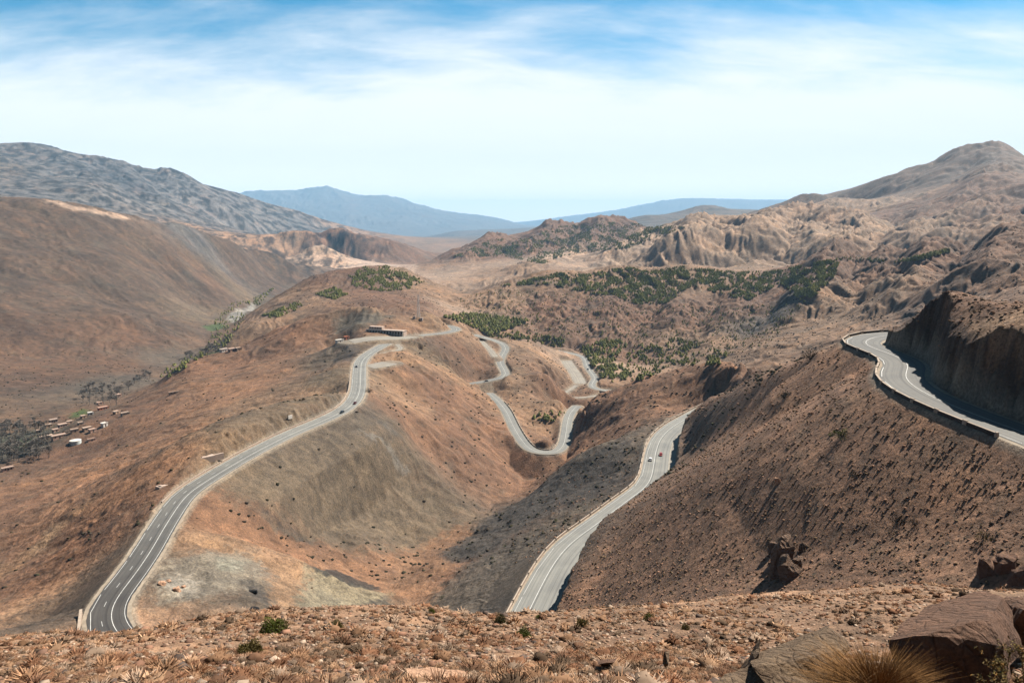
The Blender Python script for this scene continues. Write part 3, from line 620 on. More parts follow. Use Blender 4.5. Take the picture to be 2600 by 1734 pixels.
PAINT = [   # patches of ground colour and painted cut-wall shade: outline, colour, softness of the border
    ([(420, 1430), (520, 1400), (640, 1400), (690, 1450), (640, 1500), (520, 1520), (410, 1540), (390, 1480)], (.175, .15, .118), .02),
    ([(415, 1470), (470, 1462), (500, 1480), (490, 1515), (430, 1508)], (.27, .24, .2), .012), ([(560, 1420), (620, 1425), (600, 1455), (555, 1445)], (.20, .19, .15), .012),
    ([(480, 1363), (560, 1368), (690, 1420), (780, 1435), (765, 1500), (740, 1565), (690, 1530), (700, 1460), (620, 1402), (500, 1390)], (.25, .155, .092), .012),
    ([(780, 1442), (860, 1470), (960, 1502), (990, 1502), (980, 1540), (920, 1562), (790, 1562), (755, 1530)], (.185, .16, .112), .012),
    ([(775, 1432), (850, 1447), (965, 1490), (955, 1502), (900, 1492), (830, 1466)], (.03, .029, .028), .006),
    ([(930, 1530), (985, 1515), (1000, 1552), (930, 1562)], (.05, .045, .04), .012), ([(610, 1470), (660, 1480), (690, 1540), (640, 1530)], (.06, .052, .045), .012),
    ([(500, 1235), (620, 1300), (760, 1370), (930, 1430), (900, 1445), (760, 1405), (600, 1355), (490, 1340), (470, 1300)], (.15, .084, .051), .02),
    ([(640, 1300), (720, 1335), (800, 1370), (790, 1380), (700, 1350)], (.07, .058, .046), .01), ([(620, 1185), (760, 1130), (900, 1080), (1010, 1160), (1150, 1290), (1130, 1360), (1010, 1400), (930, 1400), (760, 1350), (600, 1270), (540, 1230)], (.122, .092, .063), .03),
    ([(640, 1150), (760, 1105), (930, 1055), (980, 1100), (800, 1130), (660, 1190)], (.085, .068, .052), .025), ([(912, 1098), (930, 1100), (1035, 1195), (1020, 1195)], (.2, .19, .17), .008), ([(950, 1060), (985, 1080), (1020, 1110), (990, 1105)], (.08, .072, .064), .01),
    ([(1110, 1402), (1200, 1347), (1300, 1277), (1430, 1201), (1487, 1162), (1590, 1112), (1600, 1140), (1560, 1190), (1450, 1250), (1350, 1320), (1240, 1400), (1130, 1422)], (.058, .049, .042), .012),
    ([(1180, 1440), (1300, 1370), (1420, 1320), (1390, 1400), (1300, 1530), (1250, 1562), (1130, 1562), (1080, 1540)], (.08, .066, .053), .02),
    ([(980, 1505), (1010, 1430), (1080, 1380), (1180, 1330), (1200, 1350), (1100, 1410), (1160, 1432), (1060, 1505)], (.185, .105, .062), .015),
    ([(865, 868), (890, 858), (905, 890), (900, 925), (875, 915)], (.055, .047, .042), .012), ([(848, 850), (850, 800), (930, 787), (1000, 803), (960, 822), (900, 842)], (.098, .085, .066), .012), ([(1030, 870), (1130, 862), (1250, 950), (1190, 965), (1140, 925), (1080, 880)], (.115, .07, .045), .015),
    ([(2262, 860), (2290, 795), (2326, 780), (2406, 806), (2454, 830), (2496, 872), (2555, 896), (2640, 915), (2700, 1100), (2600, 1070), (2436, 1014), (2367, 987), (2329, 919)], (.042, .024, .017), .006),  # cut wall facing away from the sun: shade painted over the rock colour
    ([(115, 507), (190, 525), (330, 553), (320, 560), (180, 535), (112, 514)], (.36, .25, .18), .006), ([(870, 662), (950, 660), (1060, 672), (1000, 685), (900, 678)], (.40, .29, .22), .006),
    ([(175, 1052), (215, 1038), (228, 1044), (190, 1062)], (.05, .085, .022), .006), ([(20, 1130), (80, 1112), (95, 1122), (40, 1150)], (.045, .075, .02), .008), ([(515, 830), (560, 820), (575, 826), (530, 842)], (.06, .09, .03), .004), ([(515, 900), (560, 885), (565, 892), (525, 906)], (.06, .085, .03), .004), ([(575, 808), (610, 785), (640, 770), (650, 776), (620, 800), (600, 815)], (.26, .24, .21), .003),
    ([(0, 1440), (150, 1330), (240, 1260), (235, 1275), (120, 1370), (0, 1470)], (.22, .13, .075), .01), ([(80, 1390), (140, 1320), (165, 1330), (100, 1410)], (.24, .155, .095), .012), ([(0, 1580), (180, 1480), (320, 1370), (400, 1290), (410, 1300), (330, 1400), (200, 1560), (0, 1640)], (.075, .056, .042), .03),
]
ZS = ZZ.copy()


def build_terrain():
    n = NA * NL
    co = np.stack([XX, YY, ZZ], -1).reshape(-1, 3).astype(np.float32)
    idx = np.arange(n, dtype=np.int32).reshape(NA, NL)
    q = np.stack([idx[:-1, :-1], idx[1:, :-1], idx[1:, 1:], idx[:-1, 1:]], -1).reshape(-1, 4)
    me = bpy.data.meshes.new('terrain')
    me.vertices.add(n); me.vertices.foreach_set('co', co.ravel())
    me.loops.add(q.size); me.loops.foreach_set('vertex_index', q.ravel())
    me.polygons.add(len(q)); me.polygons.foreach_set('loop_start', np.arange(0, q.size, 4, dtype=np.int32)); me.polygons.foreach_set('loop_total', np.full(len(q), 4, np.int32))
    me.polygons.foreach_set('use_smooth', np.ones(len(q), bool))
    me.update()
    a = me.attributes.new('tint', 'FLOAT_COLOR', 'POINT')
    # patchy strata: warp the borders of the colour regions
    col = np.stack([*ATT[:3], np.ones_like(ZZ)], -1)
    st = fbm(AZ * 22 + wx * 20, LR * 22 + wy * 20, 4, 51)
    col[..., 0] *= 1 + 0.22 * st; col[..., 1] *= 1 + 0.19 * st; col[..., 2] *= 1 + 0.18 * st
    st2 = fbm(AZ * 40 + 9, LR * 40, 4, 57); k = np.clip(st2 * 1.5 - 0.25, 0, 1)[..., None] * 0.32 * np.clip((LR - 3.5), 0, 1)[..., None]
    col[..., :3] = col[..., :3] * (1 - k) + np.array((0.11, 0.092, 0.068)) * k
    k = np.clip(-st2 * 1.5 - 0.3, 0, 1)[..., None] * 0.25 * np.clip((LR - 3.5), 0, 1)[..., None]
    col[..., :3] = col[..., :3] * (1 - k) + np.array((0.19, 0.108, 0.066)) * k
    # bands of scree and thin beds running down the slopes
    ggx, ggy, gm = slope_dir(ZS); sk = np.clip(gm * 3, 0, 1) * np.clip(LR - 3.6, 0, 1)
    for wl_, a_ in ((0.03, .16), (0.012, .15), (0.006, .13)):
        q_ = gully((AZ + wx * .3) / wl_, (LR + wy * .3) / wl_, -ggy / gm, ggx / gm, int(wl_ * 9000)); col[..., :3] *= (1 + a_ * sk * q_)[..., None]
    # mottled rock on the far left mountain
    mt = np.clip((LR - 7.75) / .15, 0, 1) * np.clip((-.12 - AZ) / .1, 0, 1) * np.clip((9.2 - LR) / .2, 0, 1); q_ = fbm(AZ / .012, LR / .02, 5, 91, .65)
    col[..., :3] *= (1 - mt * np.clip(q_ * 1.6 + .1, -.35, .7))[..., None]
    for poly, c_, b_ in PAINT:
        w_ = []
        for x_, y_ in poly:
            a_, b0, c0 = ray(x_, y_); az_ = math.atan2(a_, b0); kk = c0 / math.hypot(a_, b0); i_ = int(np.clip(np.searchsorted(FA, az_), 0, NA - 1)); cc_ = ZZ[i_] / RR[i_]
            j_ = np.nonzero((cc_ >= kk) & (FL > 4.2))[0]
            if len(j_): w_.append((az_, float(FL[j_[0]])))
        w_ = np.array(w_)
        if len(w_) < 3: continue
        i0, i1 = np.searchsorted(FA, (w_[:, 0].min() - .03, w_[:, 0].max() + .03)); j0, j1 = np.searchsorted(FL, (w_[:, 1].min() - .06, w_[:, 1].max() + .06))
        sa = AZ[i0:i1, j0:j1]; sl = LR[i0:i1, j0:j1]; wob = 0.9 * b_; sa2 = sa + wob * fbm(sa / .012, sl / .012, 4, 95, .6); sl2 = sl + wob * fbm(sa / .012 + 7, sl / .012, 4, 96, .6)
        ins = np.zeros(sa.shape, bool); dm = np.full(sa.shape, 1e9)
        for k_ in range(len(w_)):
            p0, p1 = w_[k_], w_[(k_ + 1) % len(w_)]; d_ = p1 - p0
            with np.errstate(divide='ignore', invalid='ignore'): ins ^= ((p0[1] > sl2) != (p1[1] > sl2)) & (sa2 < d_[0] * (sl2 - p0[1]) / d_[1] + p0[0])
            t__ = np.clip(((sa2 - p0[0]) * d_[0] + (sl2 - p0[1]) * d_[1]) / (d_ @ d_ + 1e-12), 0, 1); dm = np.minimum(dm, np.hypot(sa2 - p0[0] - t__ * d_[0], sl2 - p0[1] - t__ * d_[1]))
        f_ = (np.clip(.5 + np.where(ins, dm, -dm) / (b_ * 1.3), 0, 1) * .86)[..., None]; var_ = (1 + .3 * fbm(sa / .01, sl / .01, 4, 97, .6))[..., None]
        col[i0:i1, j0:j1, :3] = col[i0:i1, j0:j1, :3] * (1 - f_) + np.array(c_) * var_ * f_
    g = np.array((0.22, 0.185, 0.145)); k = (ROADM * 0.7)[..., None]; col[..., :3] = col[..., :3] * (1 - k) + g * k
    col = np.clip(col * 0.64, 0.008, 0.8)
    a.data.foreach_set('color', col.reshape(-1).astype(np.float32))
    b = me.attributes.new('scrub', 'FLOAT', 'POINT'); b.data.foreach_set('value', (np.clip(ATT[4], 0, 1) * (1 - ROADM)).ravel().astype(np.float32))
    me.materials.append(ground_mat())
    o = bpy.data.objects.new('terrain', me); COL.objects.link(o); o['kind'] = 'structure'
    return o


build_terrain()
print('terrain', round(time.time() - T0, 1))


def build_haze():
    m_ = bpy.data.materials.new('haze'); m_.use_nodes = True; t = m_.node_tree; t.nodes.clear()
    out = nd(t, 'ShaderNodeOutputMaterial'); v = nd(t, 'ShaderNodeVolumePrincipled')
    v.inputs['Color'].default_value = (0.36, 0.67, 1.0, 1); v.inputs['Density'].default_value = 3.9e-5; v.inputs['Anisotropy'].default_value = 0.0
    t.links.new(v.outputs[0], out.inputs['Volume'])
    bm = bmesh.new(); bmesh.ops.create_cube(bm, size=1)
    zmin, zmax = float(ZZ.min()) - 1, float(ZZ.max()) + 5
    bmesh.ops.scale(bm, vec=(78000, 78000, zmax - zmin), verts=bm.verts); bmesh.ops.translate(bm, vec=(0, 0, (zmin + zmax) / 2), verts=bm.verts)
    me = bpy.data.meshes.new('haze'); bm.to_mesh(me); bm.free(); me.materials.append(m_)
    o = bpy.data.objects.new('haze', me); COL.objects.link(o); o['kind'] = 'stuff'; o['label'] = 'thin blue haze lying over the far mountain ranges'; o['category'] = 'haze'


build_haze()
KK = ZZ / RR


def hit(px, py, lmin=1.2):
    """world point where the sight line of a traced point meets the finished ground"""
    a, b, c = ray(px, py); az = math.atan2(a, b); k = c / math.hypot(a, b)
    i = min(max(int(np.searchsorted(FA, az)) - 1, 0), NA - 2); f = (az - FA[i]) / (FA[i + 1] - FA[i])
    col = KK[i] * (1 - f) + KK[i + 1] * f
    j = np.nonzero((col >= k) & (FL > lmin))[0]
    if not len(j): return None
    j = j[0]; l = FL[j]
    if j and col[j] > col[j - 1]: l = FL[j - 1] + (FL[j] - FL[j - 1]) * np.clip((k - col[j - 1]) / (col[j] - col[j - 1]), 0, 1)
    r = math.exp(l); x, y = r * math.sin(az), r * math.cos(az)
    return Vector((x, y, float(H(x, y)[0])))


# ------------------------------------------------------------------ mesh helpers
def mesh_obj(name, v, f, mat=None, parent=None, smooth=False):
    me = bpy.data.meshes.new(name)
    v = np.asarray(v, np.float32)
    if isinstance(f, np.ndarray):
        n, k = f.shape
        me.vertices.add(len(v)); me.vertices.foreach_set('co', v.ravel()); me.loops.add(n * k); me.loops.foreach_set('vertex_index', f.astype(np.int32).ravel())
        me.polygons.add(n); me.polygons.foreach_set('loop_start', np.arange(0, n * k, k, dtype=np.int32)); me.polygons.foreach_set('loop_total', np.full(n, k, np.int32)); me.update()
    else:
        me.from_pydata([tuple(p) for p in v], [], f); me.update()
    if smooth: me.polygons.foreach_set('use_smooth', np.ones(len(me.polygons), bool))
    if mat: me.materials.append(mat)
    o = bpy.data.objects.new(name, me); COL.objects.link(o)
    if parent: o.parent = parent
    return o


def bm_obj(name, bm, mat=None, parent=None, smooth=False):
    me = bpy.data.meshes.new(name); bm.normal_update(); bm.to_mesh(me); bm.free()
    if smooth: me.polygons.foreach_set('use_smooth', np.ones(len(me.polygons), bool))
    if mat: me.materials.append(mat)
    o = bpy.data.objects.new(name, me); COL.objects.link(o)
    if parent: o.parent = parent
    return o


def box(bm, x0, x1, y0, y1, z0, z1, bev=0.0):
    r = bmesh.ops.create_cube(bm, size=1); vs_ = r['verts']
    bmesh.ops.scale(bm, vec=(x1 - x0, y1 - y0, z1 - z0), verts=vs_)
    bmesh.ops.translate(bm, vec=((x0 + x1) / 2, (y0 + y1) / 2, (z0 + z1) / 2), verts=vs_)
    if bev:
        es = list({e for v_ in vs_ for e in v_.link_edges})
        bmesh.ops.bevel(bm, geom=es, offset=bev, segments=2, affect='EDGES')


def bar(bm, a, b, r0, r1=None, n=5):
    a, b = Vector(a), Vector(b); r1 = r0 if r1 is None else r1
    q = (b - a).to_track_quat('Z', 'Y').to_matrix().to_4x4()
    bmesh.ops.create_cone(bm, cap_ends=True, segments=n, radius1=r0, radius2=r1, depth=(b - a).length, matrix=Matrix.Translation((a + b) / 2) @ q)


def thing(name, label, cat, loc=(0, 0, 0), rz=0.0, group=None):
    o = bpy.data.objects.new(name, None); COL.objects.link(o); o.empty_display_size = 0.5
    o.location = loc; o.rotation_euler = (0, 0, rz); tag(o, label, cat, group); return o


def tag(o, label, cat, group=None):
    o['label'] = label; o['category'] = cat
    if group: o['group'] = group


def dup(root, loc, rz, label=None, scale=None, group=None):
    r = root.copy(); COL.objects.link(r); r.location = loc; r.rotation_euler = (0, 0, rz)
    if scale: r.scale = scale if isinstance(scale, tuple) else (scale,) * 3
    if label: r['label'] = label
    if group: r['group'] = group
    for ch in list(root.children):
        c = ch.copy(); COL.objects.link(c); c.parent = r
        for g in ch.children:
            d = g.copy(); COL.objects.link(d); d.parent = c
    return r


def flat_mat(name, c, rough=0.85, spec=0.2, var=0.2, sc=2.0, metal=0.0, bump=0.0):
    c = tuple(0.70 * x for x in c)
    m_, t, b = new_mat(name); L = t.links
    tc = nd(t, 'ShaderNodeTexCoord')
    n = nd(t, 'ShaderNodeTexNoise', i_Scale=sc, i_Detail=6.0, i_Roughness=0.65); L.new(tc.outputs['Object'], n.inputs['Vector'])
    oi = nd(t, 'ShaderNodeObjectInfo')
    cc = ramp_n(t, n.outputs[0], [(0.3, tuple(x * (1 - var) for x in c)), (0.7, tuple(min(1, x * (1 + var)) for x in c))])
    hv = nd(t, 'ShaderNodeHueSaturation'); L.new(cc, hv.inputs['Color']); L.new(math_n(t, 'ADD', math_n(t, 'MULTIPLY', oi.outputs['Random'], var), 1 - var / 2), hv.inputs['Value'])
    L.new(hv.outputs[0], b.inputs['Base Color'])
    b.inputs['Roughness'].default_value = rough; b.inputs['Specular IOR Level'].default_value = spec; b.inputs['Metallic'].default_value = metal
    if bump:
        bp = nd(t, 'ShaderNodeBump'); bp.inputs['Strength'].default_value = bump; bp.inputs['Distance'].default_value = 0.1
        L.new(n.outputs[0], bp.inputs['Height']); L.new(bp.outputs[0], b.inputs['Normal'])
    return m_


def attr_mat(name, rough=0.95, spec=0.05, trans=0.0):
    """colour carried by a point attribute (plants and stones gathered in one mesh)"""
    m_, t, b = new_mat(name); at = nd(t, 'ShaderNodeAttribute', attribute_name='tint'); t.links.new(at.outputs['Color'], b.inputs['Base Color'])
    b.inputs['Roughness'].default_value = rough; b.inputs['Specular IOR Level'].default_value = spec
    return m_


def set_tint(o, c):
    c = np.asarray(c, np.float32) * 0.68; a = o.data.attributes.new('tint', 'FLOAT_COLOR', 'POINT')
    a.data.foreach_set('color', np.concatenate([c, np.ones((len(c), 1), np.float32)], 1).ravel())


# ------------------------------------------------------------------ roads
def road_mat(name, base, dark):
    m_, t, b = new_mat(name); L = t.links
    at = nd(t, 'ShaderNodeAttribute', attribute_name='wear'); ge = nd(t, 'ShaderNodeNewGeometry')
    uv = nd(t, 'ShaderNodeAttribute', attribute_name='across')
    n1 = nd(t, 'ShaderNodeTexNoise', i_Scale=0.09, i_Detail=7.0, i_Roughness=0.6); L.new(ge.outputs['Position'], n1.inputs['Vector'])
    n2 = nd(t, 'ShaderNodeTexNoise', i_Scale=2.2, i_Detail=5.0, i_Roughness=0.7); L.new(ge.outputs['Position'], n2.inputs['Vector'])
    c = mix_n(t, at.outputs['Fac'], base, dark)
    c = mix_n(t, 1.0, c, ramp_n(t, n1.outputs[0], [(0.3, (0.82, 0.82, 0.83)), (0.7, (1.14, 1.13, 1.1))]), 'MULTIPLY')
    c = mix_n(t, 1.0, c, ramp_n(t, n2.outputs[0], [(0.3, (0.86, 0.86, 0.86)), (0.7, (1.12, 1.12, 1.12))]), 'MULTIPLY')
    # tyre-polished tracks run along the lanes
    w = nd(t, 'ShaderNodeTexNoise', noise_dimensions='1D', i_Scale=1.05, i_Detail=3.0, i_Roughness=0.6); L.new(uv.outputs['Fac'], w.inputs['W'])
    c = mix_n(t, 1.0, c, ramp_n(t, w.outputs[0], [(0.34, (0.66, 0.66, 0.67)), (0.5, (1, 1, 1)), (0.66, (1.14, 1.13, 1.1))]), 'MULTIPLY')
    L.new(c, b.inputs['Base Color']); b.inputs['Roughness'].default_value = 0.75
    return m_


def frame(line):
    t = np.gradient(line[:, :2], axis=0); t /= np.linalg.norm(t, axis=1)[:, None] + 1e-9
    nrm = np.stack([t[:, 1], -t[:, 0]], 1)        # to the right of travel
    s = np.r_[0, np.cumsum(np.linalg.norm(np.diff(line[:, :2], axis=0), axis=1))]
    return t, nrm, s


def ribbon(name, line, offs, dz, mat, parent=None, wear=None, i0=0, i1=None, edge=0.0):
    ln = line[i0:i1]; _, nr, s = frame(line); nr = nr[i0:i1]; k = len(offs)
    v = np.zeros((len(ln), k, 3), np.float32)
    for q, o_ in enumerate(offs):
        oo = np.full(len(ln), o_)
        if edge and q in (0, k - 1): oo = oo + np.sign(o_) * edge * (fbm(s[i0:i1] / 5.0, np.full(len(ln), q * 7.7), 4, 401) + 0.1)
        v[:, q, :2] = ln[:, :2] + nr * oo[:, None]; v[:, q, 2] = ln[:, 2] + dz - (0.05 if edge and q in (0, k - 1) else 0)
    n = len(ln); idx = np.arange(n * k).reshape(n, k)
    f = np.stack([idx[:-1, :-1], idx[:-1, 1:], idx[1:, 1:], idx[1:, :-1]], -1).reshape(-1, 4)
    o = mesh_obj(name, v.reshape(-1, 3), f, mat, parent, True)
    if wear is not None:
        a = o.data.attributes.new('wear', 'FLOAT', 'POINT'); a.data.foreach_set('value', np.repeat(wear[i0:i1], k).astype(np.float32))
    a = o.data.attributes.new('across', 'FLOAT', 'POINT'); a.data.foreach_set('value', np.tile(np.array(offs, np.float32), n))
    return o


M_ROAD = road_mat('asphalt', (0.132, 0.131, 0.122), (0.039, 0.035, 0.033)); M_LINE = flat_mat('road_paint', (0.5, 0.5, 0.48), 0.7, var=0.25, sc=0.6)
M_SHOULDER = flat_mat('gravel_shoulder', (0.25, 0.205, 0.155), 0.95, var=0.3, sc=0.35)
M_GRAVEL = road_mat('pale_gravel', (0.18, 0.163, 0.138), (0.135, 0.118, 0.093))


def dashes(name, line, off, w, on, gap, parent, s0=0, s1=1e9):
    _, nr, s = frame(line); V = []; Fc = []
    p = s0
    while p < min(s[-1] - on, s1):
        q = np.linspace(p, p + on, 3)
        c = np.stack([np.interp(q, s, line[:, k]) for k in range(3)], 1); n_ = np.stack([np.interp(q, s, nr[:, k]) for k in range(2)], 1)
        b0 = len(V)
        for i in range(3):
            for d_ in (off - w / 2, off + w / 2): V.append((c[i, 0] + n_[i, 0] * d_, c[i, 1] + n_[i, 1] * d_, c[i, 2] + 0.03))
        for i in range(2): Fc.append((b0 + 2 * i, b0 + 2 * i + 1, b0 + 2 * i + 3, b0 + 2 * i + 2))
        p += on + gap
    if V: mesh_obj(name, V, Fc, M_LINE, parent)


def build_roads():
    for nme, r_ in ROADS.items():
        line = smooth_line(r_['line'], 1.5, 2); hw = r_['hw']; n = len(line); rng = np.hypot(line[:, 0], line[:, 1])
        if r_['gravel']:
            o = ribbon({'lay_by': 'gravel_lay_by', 'loop_lay_by': 'gravel_lay_by', 'forecourt': 'gravel_forecourt', 'gravel_wash': 'gravel_lay_by'}.get(nme, 'gravel_track'), line, (-hw, -hw * .5, 0, hw * .5, hw), 0.02, M_GRAVEL, None, np.zeros(n), edge=min(2.6, hw * .4)); o['kind'] = 'structure'; continue
        wear = {'ridge': np.clip((430 - rng) / 170, 0, 1) * 0.92, 'upper': np.full(n, 0.55)}.get(nme, np.zeros(n))
        offs = tuple(np.linspace(-hw, hw, 15))
        o = ribbon('road', line, offs, 0.0, M_ROAD, None, wear, edge=0.25); o['kind'] = 'structure'
        ribbon('road_shoulder', line, (-hw - 1.25, -hw + 0.1), -0.055, M_SHOULDER, o, edge=0.35); ribbon('road_shoulder', line, (hw - 0.1, hw + 1.25 + r_.get('right', 0)), -0.055, M_GRAVEL if nme == 'cutting' else M_SHOULDER, o, edge=0.35)
        w = 0.10 if rng.min() < 400 else 0.14
        if nme == 'ridge':
            ribbon('lane_line', line, (1.25 - w, 1.25 + w), 0.03, M_LINE, o)
            dashes('lane_dashes', line, -1.55, 0.18, 3.2, 9.5, o)
            ribbon('edge_line', line, (hw - 0.72, hw - 0.56), 0.03, M_LINE, o); dashes('edge_line', line, -hw + 0.65, 0.17, 22, 3.0, o)
        elif nme == 'cutting':
            ribbon('lane_line', line, (-1.0 - w, -1.0 + w), 0.03, M_LINE, o); dashes('edge_line', line, -hw + 1.2, 0.16, 40, 2.0, o)
        elif nme == 'upper':
            ribbon('lane_line', line, (1.0 - w * .8, 1.0 + w * .8), 0.03, M_LINE, o); dashes('edge_line', line, -hw + 0.5, 0.16, 14, 6.0, o)
        else:
            ribbon('lane_line', line, (-0.1 - w, -0.1 + w), 0.03, M_LINE, o)


build_roads()

# ---- guard walls along the drop
M_WALL = flat_mat('guard_wall_stone', (0.30, 0.215, 0.165), 0.9, var=0.25, sc=1.5, bump=0.5); M_COPE = flat_mat('guard_wall_coping', (0.36, 0.29, 0.23), 0.9, var=0.2, sc=1.5)
M_WALLD = flat_mat('shaded_rubble_wall', (0.05, 0.036, 0.028), 0.95, var=0.3, sc=2.5, bump=0.6)  # unlit wall face along the upper bend, its shade put into the colour


def guard_proto(L_, h_, name_label, group, mat, bed=0.9):
    t = thing('guard_wall', name_label, 'guard wall', group=group)
    bm = bmesh.new(); box(bm, -L_ / 2, L_ / 2, -0.22, 0.22, -bed, h_ - 0.12, 0.03); bm_obj('wall', bm, mat, t)
    bm = bmesh.new(); box(bm, -L_ / 2 - 0.03, L_ / 2 + 0.03, -0.26, 0.26, h_ - 0.118, h_, 0.03); bm_obj('coping', bm, M_COPE, t)
    for sx in (-1, 1):
        bm = bmesh.new(); box(bm, sx * (L_ / 2 + 0.33) - 0.28, sx * (L_ / 2 + 0.33) + 0.28, -0.3, 0.3, -bed, h_ + 0.14, 0.04); bm_obj('pier', bm, M_COPE, t)
    return t


def place_walls(road, off, proto, L_, gap, s0, s1, labels=None):
    line = smooth_line(ROADS[road]['line'], 1.5, 2); _, nr, s = frame(line); p = s0; first = True; k = 0
    while p + L_ < min(s1, s[-1]):
        a = [np.interp(p, s, line[:, q]) for q in range(3)]; b = [np.interp(p + L_, s, line[:, q]) for q in range(3)]
        na = [np.interp(p, s, nr[:, q]) for q in range(2)]; nb = [np.interp(p + L_, s, nr[:, q]) for q in range(2)]
        A = (a[0] + na[0] * off, a[1] + na[1] * off); B = (b[0] + nb[0] * off, b[1] + nb[1] * off)
        loc = ((A[0] + B[0]) / 2, (A[1] + B[1]) / 2, (a[2] + b[2]) / 2 - 0.05); rz = math.atan2(B[1] - A[1], B[0] - A[0])
        sc = math.hypot(B[0] - A[0], B[1] - A[1]) / L_
        if first: proto.location = loc; proto.rotation_euler = (0, 0, rz); proto.scale = (sc, 1, 1); first = False
        else: dup(proto, loc, rz, None, (sc, 1, 1))
        p += L_ + gap; k += 1


g1 = guard_proto(8.5, 0.95, 'pale pinkish stone guard wall segment on the outer edge of the road with the white and red cars', 'guard walls along the road with the white and red cars', M_WALL)
place_walls('cutting', -8.0, g1, 8.5, 2.2, 4, 1e9)
g2 = guard_proto(8.0, 0.85, 'shade-darkened rubble guard wall segment with pale coping along the bend below the shaded black cut bank', 'guard walls along the bend below the cut bank', M_WALLD, 1.0)
place_walls('upper', -6.6, g2, 8.0, 1.3, 25, 250)
g3 = guard_proto(12.0, 0.7, 'long low pale parapet segment on the valley edge of the three lane road', 'parapets along the three lane road', M_WALL)
place_walls('ridge', -7.0, g3, 12.0, 1.0, 155, 470)
g4 = guard_proto(6.0, 0.8, 'short pale parapet segment on the outside of the lower hairpin', 'parapets along the lower hairpin', M_WALL)
place_walls('hairpin', -5.6, g4, 6.0, 1.5, 60, 250)
# bare concrete parapet at the near bend
t_ = thing('concrete_parapet', 'tall bare pinkish concrete parapet on the outside of the near left bend', 'parapet')
A, B = Vector(PZ(196, 1640, -123)), Vector(PZ(206, 1556, -123)); t_.location = (A + B) / 2; t_.rotation_euler = (0, 0, math.atan2((B - A).y, (B - A).x))
Ln = (B - A).length; bm = bmesh.new(); box(bm, -Ln / 2, Ln / 2, -0.35, 0.35, -3.0, 1.2, 0.05); bm_obj('wall', bm, flat_mat('pink_concrete', (0.34, 0.25, 0.19), 0.9, var=0.15, sc=0.8), t_)
bm = bmesh.new(); box(bm, -Ln / 2 - .05, Ln / 2 + .05, -0.42, 0.42, 1.203, 1.4, 0.04); bm_obj('coping', bm, M_COPE, t_)

# ------------------------------------------------------------------ vehicles
M_GLASS = flat_mat('car_glass', (0.012, 0.015, 0.018), 0.1, 0.6, 0.1); M_TYRE = flat_mat('tyre_rubber', (0.018, 0.018, 0.018), 0.8, var=0.1); M_LAMP = flat_mat('lamp_lens', (0.6, 0.6, 0.55), 0.2, 0.6, 0.05); M_TAIL = flat_mat('tail_lens', (0.30, 0.01, 0.01), 0.3, 0.5, 0.05); M_RIM = flat_mat('wheel_metal', (0.35, 0.35, 0.36), 0.4, 0.5, 0.1, metal=0.6)


def side_profile(bm, prof, w0, w1):
    """prof: (x, z, half-width factor) loop, extruded across the car"""
    L_ = [bm.verts.new((x, -w0 / 2 * k, z)) for x, z, k in prof]; R_ = [bm.verts.new((x, w0 / 2 * k, z)) for x, z, k in prof]
    n = len(prof)
    for i in range(n): bm.faces.new((L_[i], L_[(i + 1) % n], R_[(i + 1) % n], R_[i]))
    bm.faces.new(L_[::-1]); bm.faces.new(R_)
    bmesh.ops.recalc_face_normals(bm, faces=bm.faces)


def make_car(paint, label, tall=1.0):
    t = thing('car', label, 'car')
    bm = bmesh.new(); side_profile(bm, [(-2.1, .35, .94), (-2.15, .62, 1), (-2.08, .88, .98), (-1.2, .96, .96), (.95, .95, .96), (1.95, .80, .94), (2.12, .6, .96), (2.08, .33, .92)], 1.76, 1.7)
    bmesh.ops.bevel(bm, geom=bm.edges[:], offset=0.05, segments=2, affect='EDGES'); bm_obj('body', bm, paint, t)
    z1 = 0.95 + 0.52 * tall
    bm = bmesh.new(); side_profile(bm, [(-1.85, .93, .90), (-1.45, z1 - .05, .76), (-.1, z1, .76), (.45, z1 - .06, .76), (1.15, .93, .90)], 1.74, 1.5); bm_obj('window', bm, M_GLASS, t)
    bm = bmesh.new(); side_profile(bm, [(-1.5, z1 - .10, .80), (-1.42, z1, .76), (-.1, z1 + .05, .76), (.42, z1 - .01, .76), (.52, z1 - .10, .80)], 1.74, 1.5)
    bmesh.ops.bevel(bm, geom=bm.edges[:], offset=0.02, segments=1, affect='EDGES'); bm_obj('roof', bm, paint, t)
    for x in (-1.3, 1.32):
        for y in (-.80, .80):
            bm = bmesh.new(); bar(bm, (x, y - .11, .32), (x, y + .11, .32), .32, n=16); w = bm_obj('wheel', bm, M_TYRE, t)
            bm = bmesh.new(); bar(bm, (x, y - .125, .32), (x, y + .125, .32), .19, n=12); bm_obj('rim', bm, M_RIM, w)
    for y in (-.62, .62):
        bm = bmesh.new(); box(bm, 2.03, 2.12, y - .17, y + .17, .58, .72, .02); bm_obj('headlight', bm, M_LAMP, t)
        bm = bmesh.new(); box(bm, -2.16, -2.08, y - .15, y + .15, .66, .82, .02); bm_obj('tail_light', bm, M_TAIL, t)
    return t


